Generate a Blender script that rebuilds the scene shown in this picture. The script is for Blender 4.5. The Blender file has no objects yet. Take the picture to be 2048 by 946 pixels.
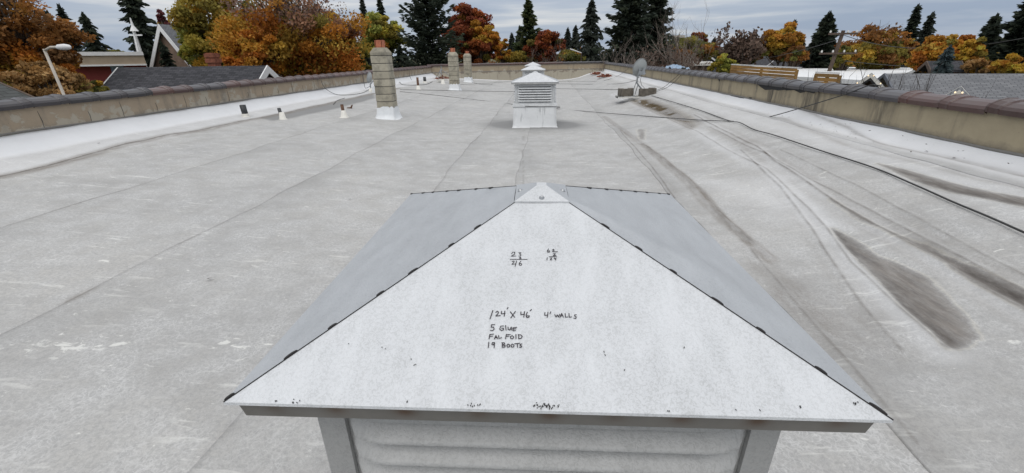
import bpy, math, random
import numpy as np
from mathutils import Vector, Matrix
random.seed(7); rng = np.random.default_rng(7)
S = bpy.context.scene
COL = S.collection
R = math.radians

# ------------------------------------------------------------------ camera
F, PITCH, YAW, ROLL, H = 850.291, 0.3996, 0.0774, -0.0145, 1.85
cd = bpy.data.cameras.new('camera'); cam = bpy.data.objects.new('camera', cd); COL.objects.link(cam)
cd.sensor_width = 36.0; cd.lens = 36.0 * F / 2048.0; cd.clip_start = 0.05; cd.clip_end = 20000
cam.matrix_world = (Matrix.Translation((0, 0, H)) @ Matrix.Rotation(YAW, 4, 'Z') @
                    Matrix.Rotation(math.pi / 2 - PITCH, 4, 'X') @ Matrix.Rotation(ROLL, 4, 'Z'))
S.camera = cam
S.render.resolution_x, S.render.resolution_y = 1024, 473

# ------------------------------------------------------------------ sky, sun, exposure
SUN_EL, SUN_AZ = R(60), R(188)                     # azimuth clockwise from +Y: high cloud-veiled sun behind the camera
w = bpy.data.worlds.new('World'); S.world = w; w.use_nodes = True
nt = w.node_tree; nt.nodes.clear()
def N(t, tree=None, **k):
    n = (tree or nt).nodes.new(t)
    for a, b in k.items(): setattr(n, a, b)
    return n
out = N('ShaderNodeOutputWorld'); bg = N('ShaderNodeBackground'); bg.inputs[1].default_value = 0.1
sky = N('ShaderNodeTexSky', sky_type='NISHITA', sun_disc=False, sun_elevation=SUN_EL, sun_rotation=SUN_AZ)
tc = N('ShaderNodeTexCoord'); mp = N('ShaderNodeMapping'); mp.inputs['Scale'].default_value = (1.6, 1.6, 17)
n1 = N('ShaderNodeTexNoise'); n1.inputs['Scale'].default_value = 1.5; n1.inputs['Detail'].default_value = 7; n1.inputs['Roughness'].default_value = .55
n1.inputs['Distortion'].default_value = .35
rp = N('ShaderNodeValToRGB')
rp.color_ramp.elements[0].position = .37; rp.color_ramp.elements[0].color = (2.75, 3.35, 4.4, 1)
rp.color_ramp.elements[1].position = .66; rp.color_ramp.elements[1].color = (6.2, 6.25, 6.3, 1)
e = rp.color_ramp.elements.new(.52); e.color = (3.75, 4.25, 5.05, 1)
sep = N('ShaderNodeSeparateXYZ'); mr = N('ShaderNodeMapRange'); mr.inputs['From Min'].default_value = 0.0; mr.inputs['From Max'].default_value = 1.0
mr.inputs['From Min'].default_value = .06; mr.inputs['From Max'].default_value = .75; mr.inputs['To Min'].default_value = 0.0; mr.inputs['To Max'].default_value = 1.0
vm = N('ShaderNodeMix', data_type='RGBA'); vm.inputs[7].default_value = (9.5, 9.55, 9.7, 1)      # overcast: brighter and whiter overhead
mx = N('ShaderNodeMix', data_type='RGBA'); mx.inputs[0].default_value = .93
L = nt.links.new
L(tc.outputs['Generated'], mp.inputs[0]); L(mp.outputs[0], n1.inputs[0]); L(n1.outputs[0], rp.inputs[0])
L(tc.outputs['Generated'], sep.inputs[0]); L(sep.outputs[2], mr.inputs[0])
L(rp.outputs[0], vm.inputs[6]); L(mr.outputs[0], vm.inputs[0])
L(sky.outputs[0], mx.inputs[6]); L(vm.outputs[2], mx.inputs[7]); L(mx.outputs[2], bg.inputs[0]); L(bg.outputs[0], out.inputs[0])
sl = bpy.data.lights.new('sun', 'SUN'); sl.energy = .75; sl.angle = R(35); sl.color = (1, .97, .93)
so = bpy.data.objects.new('sun', sl); COL.objects.link(so)
sd = Vector((math.sin(SUN_AZ) * math.cos(SUN_EL), math.cos(SUN_AZ) * math.cos(SUN_EL), math.sin(SUN_EL)))
so.rotation_euler = sd.to_track_quat('Z', 'Y').to_euler(); so.location = (0, -20, 30)
S.view_settings.view_transform = 'Standard'; S.view_settings.look = 'None'
S.view_settings.exposure = 0.2; S.view_settings.gamma = 1.0

# ------------------------------------------------------------------ measuring helpers (photo pixel -> place in the world)
def ray(px, py):
    U, V = px - 1024, py - 473
    cr, sr = math.cos(ROLL), math.sin(ROLL)
    u, v = (U * cr + V * sr) / F, (-U * sr + V * cr) / F
    cp, sp = math.cos(PITCH), math.sin(PITCH)
    y = cp - v * sp; z = -sp - v * cp
    c, s = math.cos(YAW), math.sin(YAW)
    return Vector((u * c - y * s, u * s + y * c, z))
CAM = Vector((0, 0, H))
def on_z(px, py, z): d = ray(px, py); return CAM + d * ((z - H) / d.z)
def on_y(px, py, Y): d = ray(px, py); return CAM + d * (Y / d.y)
def on_x(px, py, X): d = ray(px, py); return CAM + d * (X / d.x)
def on_r(px, py, r): d = ray(px, py); return CAM + d * (r / math.hypot(d.x, d.y))
PX = [-9.5, -8.8, -8.45, -7.75, -7.0, -5.0, -3.0, -1.5, 1.5, 2.2, 2.9, 3.3, 3.8, 4.4, 5.0, 5.2, 6]
PZ = [.775, .775, .52, .42, .35, .20, .07, .01, .01, .05, .16, .28, .44, .55, .62, .775, .775]
def prof(x): return np.interp(x, PX, PZ)
def deck(px, py):
    z = 0.
    for _ in range(25):
        p = on_z(px, py, z); z = .5 * z + .5 * float(prof(p.x))
    return p
def on_plane(px, py, P0, n):
    d = ray(px, py); return CAM + d * ((P0 - CAM).dot(n) / d.dot(n))

# ------------------------------------------------------------------ object helpers
class MB:
    def __init__(s): s.v = []; s.f = []
    def add(s, vs, fs):
        b = len(s.v); s.v += [tuple(v) for v in vs]; s.f += [tuple(i + b for i in f) for f in fs]; return s
    def box(s, c, d, M=None):
        x, y, z = d[0] / 2, d[1] / 2, d[2] / 2
        vs = [Vector((a * x, b * y, e * z)) for e in (-1, 1) for b in (-1, 1) for a in (-1, 1)]
        if M is not None: vs = [M @ v for v in vs]
        c = Vector(c)
        return s.add([v + c for v in vs], [(0, 2, 3, 1), (4, 5, 7, 6), (0, 1, 5, 4), (2, 6, 7, 3), (0, 4, 6, 2), (1, 3, 7, 5)])
    def tube(s, pts, rad, k=6, cap=True):
        pts = [Vector(p) for p in pts]; n = len(pts)
        rad = rad if hasattr(rad, '__len__') else [rad] * n
        vs = []; prev = None
        for i, p in enumerate(pts):
            t = (pts[min(i + 1, n - 1)] - pts[max(i - 1, 0)])
            t = t.normalized() if t.length > 1e-9 else Vector((0, 0, 1))
            if prev is None:
                a = t.cross(Vector((0, 0, 1)))
                if a.length < .05: a = t.cross(Vector((1, 0, 0)))
            else: a = prev - t * prev.dot(t)
            a.normalize(); prev = a; b = t.cross(a)
            for j in range(k):
                th = 2 * math.pi * j / k
                vs.append(p + (a * math.cos(th) + b * math.sin(th)) * rad[i])
        fs = [(i * k + j, i * k + (j + 1) % k, (i + 1) * k + (j + 1) % k, (i + 1) * k + j) for i in range(n - 1) for j in range(k)]
        if cap: fs += [tuple(range(k))[::-1], tuple((n - 1) * k + j for j in range(k))]
        return s.add(vs, fs)
    def prism(s, poly, off):
        n = len(poly); off = Vector(off); a = [Vector(p) for p in poly]
        return s.add(a + [p + off for p in a], [tuple(range(n))[::-1], tuple(range(n, 2 * n))] + [(i, (i + 1) % n, n + (i + 1) % n, n + i) for i in range(n)])
    def lathe(s, prof_, k=12, c=(0, 0, 0), M=None):
        vs = []; c = Vector(c)
        for r, z in prof_:
            for j in range(k):
                v = Vector((r * math.cos(2 * math.pi * j / k), r * math.sin(2 * math.pi * j / k), z))
                vs.append((M @ v if M is not None else v) + c)
        n = len(prof_)
        fs = [(i * k + j, i * k + (j + 1) % k, (i + 1) * k + (j + 1) % k, (i + 1) * k + j) for i in range(n - 1) for j in range(k)]
        fs += [tuple(range(k))[::-1], tuple((n - 1) * k + j for j in range(k))]
        return s.add(vs, fs)
    def grid(s, fn, nu, nv):
        vs = [fn(i / nu, j / nv) for j in range(nv + 1) for i in range(nu + 1)]
        return s.add(vs, [(j * (nu + 1) + i, j * (nu + 1) + i + 1, (j + 1) * (nu + 1) + i + 1, (j + 1) * (nu + 1) + i) for j in range(nv) for i in range(nu)])
    def mesh(s, name, m, smooth=False):
        me = bpy.data.meshes.new(name); me.from_pydata(s.v, [], s.f)
        if m: me.materials.append(m)
        if smooth: me.polygons.foreach_set('use_smooth', [True] * len(me.polygons))
        me.update(); return me
    def build(s, name, m, parent=None, smooth=False):
        return link(name, s.mesh(name, m, smooth), parent)
def link(name, me, parent=None):
    o = bpy.data.objects.new(name, me); COL.objects.link(o)
    if parent is not None: o.parent = parent
    return o
def tag(o, label=None, cat=None, group=None, kind=None):
    for k, v in (('label', label), ('category', cat), ('group', group), ('kind', kind)):
        if v: o[k] = v
    return o
def thing(name, loc, label, cat, group=None, rz=0):
    o = bpy.data.objects.new(name, None); COL.objects.link(o); o.empty_display_size = .2
    o.location = loc; o.rotation_euler = (0, 0, rz); return tag(o, label, cat, group)
def copy_tree(o, parent=None):
    c = o.copy(); COL.objects.link(c)
    if parent is not None: c.parent = parent
    for ch in list(o.children): copy_tree(ch, c)
    return c
def np_mesh(name, V, Fq, m, attrs=None, smooth=False):
    me = bpy.data.meshes.new(name); V = np.asarray(V, np.float32); Fq = np.asarray(Fq, np.int32)
    k = Fq.shape[1]
    me.vertices.add(len(V)); me.vertices.foreach_set('co', V.ravel())
    me.loops.add(Fq.size); me.loops.foreach_set('vertex_index', Fq.ravel())
    me.polygons.add(len(Fq)); me.polygons.foreach_set('loop_start', np.arange(len(Fq), dtype=np.int32) * k)
    try: me.polygons.foreach_set('loop_total', np.full(len(Fq), k, np.int32))
    except Exception: pass
    if smooth: me.polygons.foreach_set('use_smooth', np.ones(len(Fq), bool))
    for an, (typ, data) in (attrs or {}).items():
        a = me.attributes.new(an, typ, 'POINT')
        a.data.foreach_set('color' if typ == 'FLOAT_COLOR' else 'value', np.asarray(data, np.float32).ravel())
    me.materials.append(m); me.update(calc_edges=True); me.validate(); return me

# ------------------------------------------------------------------ materials
def new_mat(name):
    m = bpy.data.materials.new(name); m.use_nodes = True; return m, m.node_tree, m.node_tree.nodes['Principled BSDF']
def c4(c): return (c[0], c[1], c[2], 1)
def noise(t, scale, detail=4, rough=.55, vec=None, dist=0):
    n = N('ShaderNodeTexNoise', t); n.inputs['Scale'].default_value = scale; n.inputs['Detail'].default_value = detail
    n.inputs['Roughness'].default_value = rough; n.inputs['Distortion'].default_value = dist
    if vec is not None: t.links.new(vec, n.inputs[0])
    return n.outputs[0]
def ramp(t, fac, stops):
    r = N('ShaderNodeValToRGB', t); el = r.color_ramp.elements
    while len(el) < len(stops): el.new(.5)
    for x, (p, c) in zip(el, stops): x.position = p; x.color = c4(c) if hasattr(c, '__len__') else (c, c, c, 1)
    t.links.new(fac, r.inputs[0]); return r.outputs[0]
def mix(t, fac, a, b, mode='MIX'):
    n = N('ShaderNodeMix', t, data_type='RGBA', blend_type=mode)
    for i, x in ((0, fac), (6, a), (7, b)):
        if isinstance(x, bpy.types.NodeSocket): t.links.new(x, n.inputs[i])
        elif i == 0: n.inputs[0].default_value = x
        else: n.inputs[i].default_value = c4(x)
    return n.outputs[2]
def mathn(t, op, a, b=None, clamp=False):
    n = N('ShaderNodeMath', t, operation=op, use_clamp=clamp)
    for i, x in ((0, a), (1, b)):
        if x is None: continue
        if isinstance(x, bpy.types.NodeSocket): t.links.new(x, n.inputs[i])
        else: n.inputs[i].default_value = x
    return n.outputs[0]
def coords(t, kind='pos', scale=(1, 1, 1), rot=(0, 0, 0)):
    src = N('ShaderNodeNewGeometry', t).outputs['Position'] if kind == 'pos' else N('ShaderNodeTexCoord', t).outputs['Object']
    m = N('ShaderNodeMapping', t); m.inputs['Scale'].default_value = scale; m.inputs['Rotation'].default_value = rot
    t.links.new(src, m.inputs[0]); return m.outputs[0]
def bump(t, bsdf, h, dist=.005, strength=.5):
    b = N('ShaderNodeBump', t); b.inputs['Strength'].default_value = strength; b.inputs['Distance'].default_value = dist
    t.links.new(h, b.inputs['Height']); t.links.new(b.outputs[0], bsdf.inputs['Normal'])
def attr(t, name): return N('ShaderNodeAttribute', t, attribute_name=name)
def simple(name, c, rough=.7, var=.25, scale=6, metal=0, kind='pos', bmp=0, spec=.5):
    m, t, b = new_mat(name); v = coords(t, kind)
    lo = tuple(x * (1 - var) for x in c); hi = tuple(min(1, x * (1 + var)) for x in c)
    n = noise(t, scale, 5, .6, v)
    t.links.new(ramp(t, n, [(.3, lo), (.7, hi)]), b.inputs['Base Color'])
    b.inputs['Roughness'].default_value = rough; b.inputs['Metallic'].default_value = metal; b.inputs['Specular IOR Level'].default_value = spec
    if bmp: bump(t, b, n, bmp)
    return m
def speckled(name, base, dark, scale, thr, rough=.5, amount=.5, blotch=.12):
    """stucco-embossed coated sheet metal: fine dark dashes and broad pale blotches"""
    m, t, b = new_mat(name); v = coords(t, 'obj')
    fine = noise(t, scale, 2, .5, v, 1.2)
    patch = noise(t, 7, 4, .6, coords(t, 'obj', (2.2, .8, .8)))
    d = mathn(t, 'MULTIPLY', ramp(t, fine, [(thr, 0.), (thr + .07, 1.)]), ramp(t, patch, [(.3, .25), (.7, 1.)]))
    c = mix(t, ramp(t, patch, [(.35, 0.), (.75, blotch)]), base, tuple(x * .72 for x in base))
    c = mix(t, mathn(t, 'MULTIPLY', d, amount), c, dark)
    t.links.new(c, b.inputs['Base Color']); b.inputs['Roughness'].default_value = rough
    bump(t, b, fine, .003, .6); return m

M = {}
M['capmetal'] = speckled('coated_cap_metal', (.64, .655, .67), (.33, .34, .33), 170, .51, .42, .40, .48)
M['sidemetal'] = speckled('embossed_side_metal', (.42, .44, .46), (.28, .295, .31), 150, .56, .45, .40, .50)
M['louver'] = speckled('embossed_louver_metal', (.47, .47, .46), (.33, .33, .32), 120, .5, .45, .6, .35)
M['post'] = speckled('post_metal', (.37, .37, .362), (.24, .24, .24), 120, .5, .45, .5, .3)
M['louver_lit'] = simple('louver_metal_lit', (.66, .67, .67), .5, .10, 8, 0, 'pos'); M['post_lit'] = simple('post_metal_lit', (.50, .51, .51), .5, .15, 8, 0, 'pos'); M['fascia_lit'] = simple('fascia_metal_lit', (.46, .46, .45), .5, .2, 14, 0, 'pos')  # brighter copies for the farther vents, frontal light mixed into the base colour
M['fastener'] = simple('zinc_fastener', (.40, .41, .42), .35, .2, 60, .7, 'obj')
M['black'] = simple('black_gap', (.018, .016, .016), .8, .3, 40, 0, 'obj')
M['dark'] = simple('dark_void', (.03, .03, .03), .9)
M['marker'] = simple('black_marker_ink', (.02, .013, .02), .6, .2, 50, 0, 'obj')

# fascia with rust bleeding at the fasteners
m, t, b = new_mat('fascia_metal'); M['fascia'] = m
v = coords(t, 'obj', (1, 1, 1)); nz = noise(t, 14, 5, .6, v)
c = mix(t, nz, (.115, .108, .096), (.20, .19, .172))
c = mix(t, attr(t, 'rust').outputs['Fac'], c, (.075, .034, .010)); t.links.new(c, b.inputs['Base Color']); b.inputs['Roughness'].default_value = .5

# roof membrane
m, t, b = new_mat('roof_membrane'); M['deck'] = m
P = coords(t, 'pos')
big = noise(t, .55, 5, .6, P); mid = noise(t, 3.2, 6, .65, P); fine = noise(t, 42, 6, .72, P, .6); grit = noise(t, 190, 3, .7, P)
c = mix(t, ramp(t, big, [(.3, 0.), (.7, 1.)]), (.350, .347, .340), (.475, .464, .438))
c = mix(t, mathn(t, 'MULTIPLY', ramp(t, noise(t, .9, 6, .7, coords(t, 'pos', (.6, 1.5, 1)), .8), [(.44, 0.), (.64, 1.)]), .48), c, (.275, .268, .255))
c = mix(t, mathn(t, 'MULTIPLY', ramp(t, mid, [(.35, 0.), (.68, 1.)]), .55), c, (.47, .475, .475))
c = mix(t, mathn(t, 'MULTIPLY', ramp(t, fine, [(.42, 0.), (.62, 1.)]), .6), c, (.27, .27, .268))
c = mix(t, mathn(t, 'MULTIPLY', ramp(t, grit, [(.5, 0.), (.7, 1.)]), .35), c, (.62, .62, .61))
# worn pale scratches and scuffs, long across the roof
sc = noise(t, 1, 5, .6, coords(t, 'pos', (2.4, 15, 1)), .5); sm = noise(t, 1.1, 3, .5, coords(t, 'pos', (.8, 1.6, 1)))
scuff = mathn(t, 'MULTIPLY', ramp(t, sc, [(.585, 0.), (.66, 1.)]), ramp(t, sm, [(.42, 0.), (.58, 1.)]))
scuff3 = ramp(t, mathn(t, 'ADD', noise(t, 1, 6, .68, coords(t, 'pos', (7, 16, 1)), .6), mathn(t, 'MULTIPLY', attr(t, 'scuff').outputs['Fac'], .20)), [(.63, 0.), (.70, 1.)])
sc2 = noise(t, 1, 4, .6, coords(t, 'pos', (9, 26, 1)), .3)
scuff2 = mathn(t, 'MULTIPLY', ramp(t, sc2, [(.67, 0.), (.72, 1.)]), ramp(t, sm, [(.38, 0.), (.55, 1.)]))
c = mix(t, mathn(t, 'MULTIPLY', mathn(t, 'MAXIMUM', mathn(t, 'MAXIMUM', mathn(t, 'MULTIPLY', scuff, .6), mathn(t, 'MULTIPLY', scuff2, .7)), scuff3), .68), c, (.74, .74, .70))
vein = N('ShaderNodeTexVoronoi', t, feature='DISTANCE_TO_EDGE'); vein.inputs['Scale'].default_value = 26
t.links.new(coords(t, 'pos'), vein.inputs[0])
dv = N('ShaderNodeVectorMath', t, operation='ADD'); wv = N('ShaderNodeTexNoise', t); wv.inputs['Scale'].default_value = 14
t.links.new(P, wv.inputs[0]); wsc = N('ShaderNodeVectorMath', t, operation='SCALE'); wsc.inputs['Scale'].default_value = .12
t.links.new(wv.outputs['Color'], wsc.inputs[0]); t.links.new(P, dv.inputs[0]); t.links.new(wsc.outputs[0], dv.inputs[1]); t.links.new(dv.outputs[0], vein.inputs[0])
vm_ = mathn(t, 'MULTIPLY', ramp(t, vein.outputs[0], [(.02, 1.), (.10, 0.)]), ramp(t, mid, [(.42, 0.), (.62, 1.)]))
c = mix(t, mathn(t, 'MULTIPLY', vm_, .38), c, (.66, .66, .65))
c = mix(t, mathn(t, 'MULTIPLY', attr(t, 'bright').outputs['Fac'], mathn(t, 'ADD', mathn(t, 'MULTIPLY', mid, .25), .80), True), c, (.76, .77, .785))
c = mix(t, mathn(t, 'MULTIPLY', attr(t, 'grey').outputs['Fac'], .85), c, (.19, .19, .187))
c = mix(t, mathn(t, 'MULTIPLY', attr(t, 'dirt').outputs['Fac'], ramp(t, noise(t, 6, 6, .7, coords(t, 'pos', (2.5, .6, 1))), [(.3, .35), (.65, 1.)])), c, (.15, .125, .10))
edge = noise(t, 7, 6, .7, coords(t, 'pos', (1.6, .8, 1), (0, 0, .30)))
sa = mathn(t, 'ADD', attr(t, 'stain').outputs['Fac'], mathn(t, 'MULTIPLY', mathn(t, 'SUBTRACT', edge, .5), .55))
st = ramp(t, sa, [(.32, 0.), (.52, .58), (.98, .94)])
tide = ramp(t, sa, [(.20, 0.), (.33, .5), (.42, 0.)])
c = mix(t, mathn(t, 'MULTIPLY', tide, .5), c, (.60, .56, .46))
sn = mathn(t, 'MULTIPLY', st, ramp(t, noise(t, 16, 6, .7, coords(t, 'pos', (1.8, .35, 1), (0, 0, .30))), [(.25, .66), (.55, 1.)]))
stc = mix(t, ramp(t, noise(t, 7, 6, .7, coords(t, 'pos', (2.6, .45, 1), (0, 0, .30))), [(.32, 0.), (.68, 1.)]), (.085, .074, .066), (.225, .203, .18))
c = mix(t, sn, c, stc)
c = mix(t, mathn(t, 'MULTIPLY', attr(t, 'core').outputs['Fac'], ramp(t, edge, [(.32, .3), (.58, 1.)])), c, (.045, .036, .030))
dl = mathn(t, 'MULTIPLY', attr(t, 'line').outputs['Fac'], ramp(t, noise(t, 5, 4, .6, P), [(.25, .25), (.6, 1.)]))
c = mix(t, dl, c, (.10, .085, .07))
wet = attr(t, 'wet').outputs['Fac']
c = mix(t, wet, c, (.15, .115, .07)); t.links.new(c, b.inputs['Base Color'])
t.links.new(mix(t, wet, (.72,) * 3, (.08,) * 3), b.inputs['Roughness'])
hh = mix(t, wet, mix(t, .5, fine, mid), (.5,) * 3); bump(t, b, hh, .004, .35)

def wall_mat(name, base, under, dark, thr, runs=()):
    m, t, b = new_mat(name); P = coords(t, 'pos')
    c = mix(t, noise(t, 4, 6, .65, P), tuple(x * .78 for x in base), tuple(x * 1.15 for x in base))
    sz_ = N('ShaderNodeSeparateXYZ', t); t.links.new(N('ShaderNodeNewGeometry', t).outputs['Position'], sz_.inputs[0]); zz = sz_.outputs[2]
    low = mathn(t, 'MULTIPLY', mathn(t, 'SUBTRACT', .98, zz), .55)              # plaster has fallen off the lower courses first
    peel = ramp(t, mathn(t, 'ADD', noise(t, 2.6, 6, .6, coords(t, 'pos', (1, 1, 1.3)), .3), low), [(thr, 0.), (thr + .03, 1.)])
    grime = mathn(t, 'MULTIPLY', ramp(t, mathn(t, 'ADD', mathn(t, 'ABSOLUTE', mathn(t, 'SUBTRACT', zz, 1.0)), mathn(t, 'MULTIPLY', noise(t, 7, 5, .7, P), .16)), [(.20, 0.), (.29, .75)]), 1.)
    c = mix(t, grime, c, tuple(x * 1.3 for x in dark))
    c = mix(t, peel, c, mix(t, noise(t, 9, 4, .6, P), tuple(x * .85 for x in under), under))
    dr = ramp(t, noise(t, 1, 4, .6, coords(t, 'pos', (2.6, 2.6, .35))), [(.54, 0.), (.66, .8)])
    c = mix(t, mathn(t, 'MULTIPLY', dr, ramp(t, noise(t, 12, 4, .6, P), [(.3, .3), (.7, 1.)])), c, dark)
    c = mix(t, ramp(t, noise(t, 22, 4, .7, P), [(.68, 0.), (.74, .6)]), c, tuple(x * .5 for x in dark))
    yy = sz_.outputs[1]
    for y0, wd, k in runs:                                                     # soot runs below broken spots
        mask = mathn(t, 'SUBTRACT', 1., mathn(t, 'DIVIDE', mathn(t, 'ABSOLUTE', mathn(t, 'SUBTRACT', yy, y0)), wd), True)
        c = mix(t, mathn(t, 'MULTIPLY', mathn(t, 'MULTIPLY', mask, k), ramp(t, noise(t, 1, 5, .65, coords(t, 'pos', (9, 9, 1.6))), [(.36, 0.), (.58, 1.)])), c, tuple(x * .75 for x in dark))
    t.links.new(c, b.inputs['Base Color']); b.inputs['Roughness'].default_value = .9; bump(t, b, mathn(t, 'ADD', noise(t, 18, 5, .6, P), peel), .006, .5); return m
M['wall_peel'] = wall_mat('peeling_plaster', (.33, .265, .19), (.385, .345, .275), (.16, .14, .115), .53)
M['wall_far'] = wall_mat('far_plaster', (.34, .275, .19), (.42, .38, .30), (.17, .145, .12), .60)
M['wall_tan'] = wall_mat('tan_plaster', (.36, .305, .205), (.40, .345, .25), (.11, .095, .075), .74, [(on_x(px, 190, 5.2).y, w_, k_) for px, w_, k_ in ((1437, .30, .9), (1545, .55, 1.), (1612, .40, 1.), (1634, .35, 1.), (1770, .40, .8), (1300, .5, .6))])
def tile_mat(name, c1, c2):
    m, t, b = new_mat(name)
    oi = N('ShaderNodeObjectInfo', t).outputs['Random']
    c = mix(t, oi, c1, c2); c = mix(t, ramp(t, noise(t, 7, 5, .65, coords(t, 'pos')), [(.40, 0.), (.75, .35)]), c, (.08, .07, .062))
    t.links.new(c, b.inputs['Base Color']); b.inputs['Roughness'].default_value = .34; return m
M['tile_slate'] = tile_mat('slate_glazed_tile', (.026, .025, .030), (.046, .041, .047))
M['tile_brown'] = tile_mat('brown_glazed_tile', (.048, .024, .022), (.076, .033, .028))
M['tile_red'] = tile_mat('oxblood_glazed_tile', (.055, .028, .026), (.095, .045, .038))
m, t, b = new_mat('aged_concrete_block'); M['block'] = m
P = coords(t, 'pos'); c = mix(t, N('ShaderNodeObjectInfo', t).outputs['Random'], (.335, .305, .235), (.425, .39, .305))
c = mix(t, ramp(t, noise(t, 4, 5, .65, P), [(.45, 0.), (.68, .8)]), c, (.15, .14, .115)); c = mix(t, ramp(t, noise(t, 30, 4, .7, P), [(.55, 0.), (.75, .5)]), c, (.48, .46, .40))
t.links.new(c, b.inputs['Base Color']); b.inputs['Roughness'].default_value = .92; bump(t, b, noise(t, 40, 5, .7, P), .006, .6)
M['blockdark'] = simple('weathered_ballast_block', (.125, .11, .09), .9, .35, 9, 0, 'pos', .006)
M['mortar'] = simple('dark_mortar', (.09, .085, .075), .95)
M['clay'] = simple('orange_clay_flue', (.42, .14, .075), .8, .25, 12)
M['whitecoat'] = simple('white_roof_coating', (.74, .76, .77), .45, .07, 7, 0, 'pos', .01)
M['whiteworn'] = None
m, t, b = new_mat('worn_white_curb'); M['whiteworn'] = m
P = coords(t, 'pos'); c = mix(t, noise(t, 5, 5, .6, P), (.72, .73, .73), (.80, .81, .81))
c = mix(t, ramp(t, noise(t, 1, 5, .6, coords(t, 'pos', (9, 9, 1.3))), [(.60, 0.), (.72, .65)]), c, (.34, .35, .35)); t.links.new(c, b.inputs['Base Color']); b.inputs['Roughness'].default_value = .5; bump(t, b, noise(t, 6, 4, .6, P), .02, .5)
M['boot'] = simple('white_pipe_boot', (.74, .72, .66), .6, .1, 12)
M['blackpipe'] = simple('black_plastic_pipe', (.03, .033, .036), .5, .3, 20)
M['rustpipe'] = simple('rusty_iron_pipe', (.13, .07, .045), .85, .4, 25)
M['cable'] = simple('black_cable', (.03, .03, .03), .6)
M['dish'] = simple('grey_dish_paint', (.36, .38, .38), .5, .08, 6)
M['steel'] = simple('galvanised_steel', (.33, .35, .36), .4, .2, 15, .5)
M['brick'] = simple('red_brick', (.24, .085, .05), .9, .35, 8)
M['whiteframe'] = simple('weathered_white_frame', (.62, .61, .57), .7, .15, 8)
M['foil'] = simple('blue_grey_plastic_sheet', (.22, .32, .44), .25, .3, 12)
M['bark'] = simple('bark', (.10, .075, .055), .95, .4, 6)
M['barkgrey'] = simple('pale_bark', (.20, .165, .14), .95, .35, 6)
M['barkdark'] = simple('dark_bark', (.05, .04, .033), .95, .35, 6)
M['glass'] = simple('dark_window_glass', (.04, .05, .06), .1, .1, 3)
M['white'] = simple('white_trim_paint', (.72, .72, .71), .6, .08, 6)
M['ground'] = simple('grass_and_yards', (.10, .10, .05), .95, .45, .08)
M['asphalt'] = simple('asphalt', (.055, .055, .056), .9, .2, 1.5)
M['hill'] = simple('wooded_hill', (.055, .075, .06), 1, .2, .01)
M['whiteroof'] = simple('white_metal_roof', (.78, .79, .79), .5, .06, .6)
M['tanwall'] = simple('tan_stucco', (.36, .29, .21), .9, .12, 1.5)
M['redwall'] = simple('red_painted_wall', (.20, .035, .03), .8, .15, 2)
M['bluewall'] = simple('blue_grey_siding', (.20, .26, .33), .8, .12, 3)
M['greywall'] = simple('grey_siding', (.13, .14, .16), .8, .12, 3)
M['brownwall'] = simple('brown_boards', (.09, .065, .05), .9, .25, 4)
M['bricktan'] = simple('tan_brickwork', (.20, .14, .10), .9, .25, 3)
M['slat'] = simple('golden_cedar_slat', (.36, .20, .06), .7, .25, 3)
M['slat2'] = simple('brown_cedar_slat', (.26, .15, .05), .7, .25, 3)
M['timber'] = simple('weathered_pole_timber', (.085, .06, .045), .95, .3, 4)
M['palepole'] = simple('pale_painted_steel', (.46, .42, .36), .6, .12, 4)
m, t, b = new_mat('warm_bulb_glow'); M['bulb'] = m
b.inputs['Base Color'].default_value = (1, .8, .5, 1); b.inputs['Emission Color'].default_value = (1, .72, .42, 1); b.inputs['Emission Strength'].default_value = 1.0
m, t, b = new_mat('lit_window'); M['lit'] = m
b.inputs['Base Color'].default_value = (.6, .3, .1, 1); b.inputs['Emission Color'].default_value = (1, .62, .25, 1); b.inputs['Emission Strength'].default_value = .6
def shingle(name, a, bb, gap, sx=.33, sy=.14):
    m, t, b = new_mat(name)
    br = N('ShaderNodeTexBrick', t); br.inputs['Color1'].default_value = c4(a); br.inputs['Color2'].default_value = c4(bb); br.inputs['Mortar'].default_value = c4(gap)
    br.inputs['Scale'].default_value = 1; br.inputs['Mortar Size'].default_value = .012; br.inputs['Brick Width'].default_value = sx; br.inputs['Row Height'].default_value = sy; br.inputs['Bias'].default_value = 0
    uv = N('ShaderNodeUVMap', t); t.links.new(uv.outputs[0], br.inputs[0])
    c = mix(t, mathn(t, 'MULTIPLY', noise(t, 1.2, 5, .7, coords(t, 'pos')), .5), br.outputs[0], tuple(x * .6 for x in a)); t.links.new(c, b.inputs['Base Color'])
    b.inputs['Roughness'].default_value = .9; return m
M['sh_dark'] = shingle('charcoal_shingle', (.026, .027, .033), (.075, .075, .085), (.012, .012, .014), .30, .125)
M['sh_grey'] = shingle('grey_shingle', (.15, .155, .165), (.23, .235, .245), (.06, .06, .065), .27, .11)
M['sh_green'] = shingle('grey_green_shingle', (.060, .066, .062), (.085, .09, .088), (.03, .03, .03), .35, .13)
m, t, b = new_mat('foliage'); M['leaf'] = m
lc = attr(t, 'tint').outputs['Color']; t.links.new(lc, b.inputs['Base Color']); b.inputs['Roughness'].default_value = .65; b.inputs['Specular IOR Level'].default_value = .25
tr = N('ShaderNodeBsdfTranslucent', t); t.links.new(lc, tr.inputs[0]); ms = N('ShaderNodeMixShader', t); ms.inputs[0].default_value = .40
t.links.new(b.outputs[0], ms.inputs[1]); t.links.new(tr.outputs[0], ms.inputs[2]); t.links.new(ms.outputs[0], t.nodes['Material Output'].inputs[0])

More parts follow.
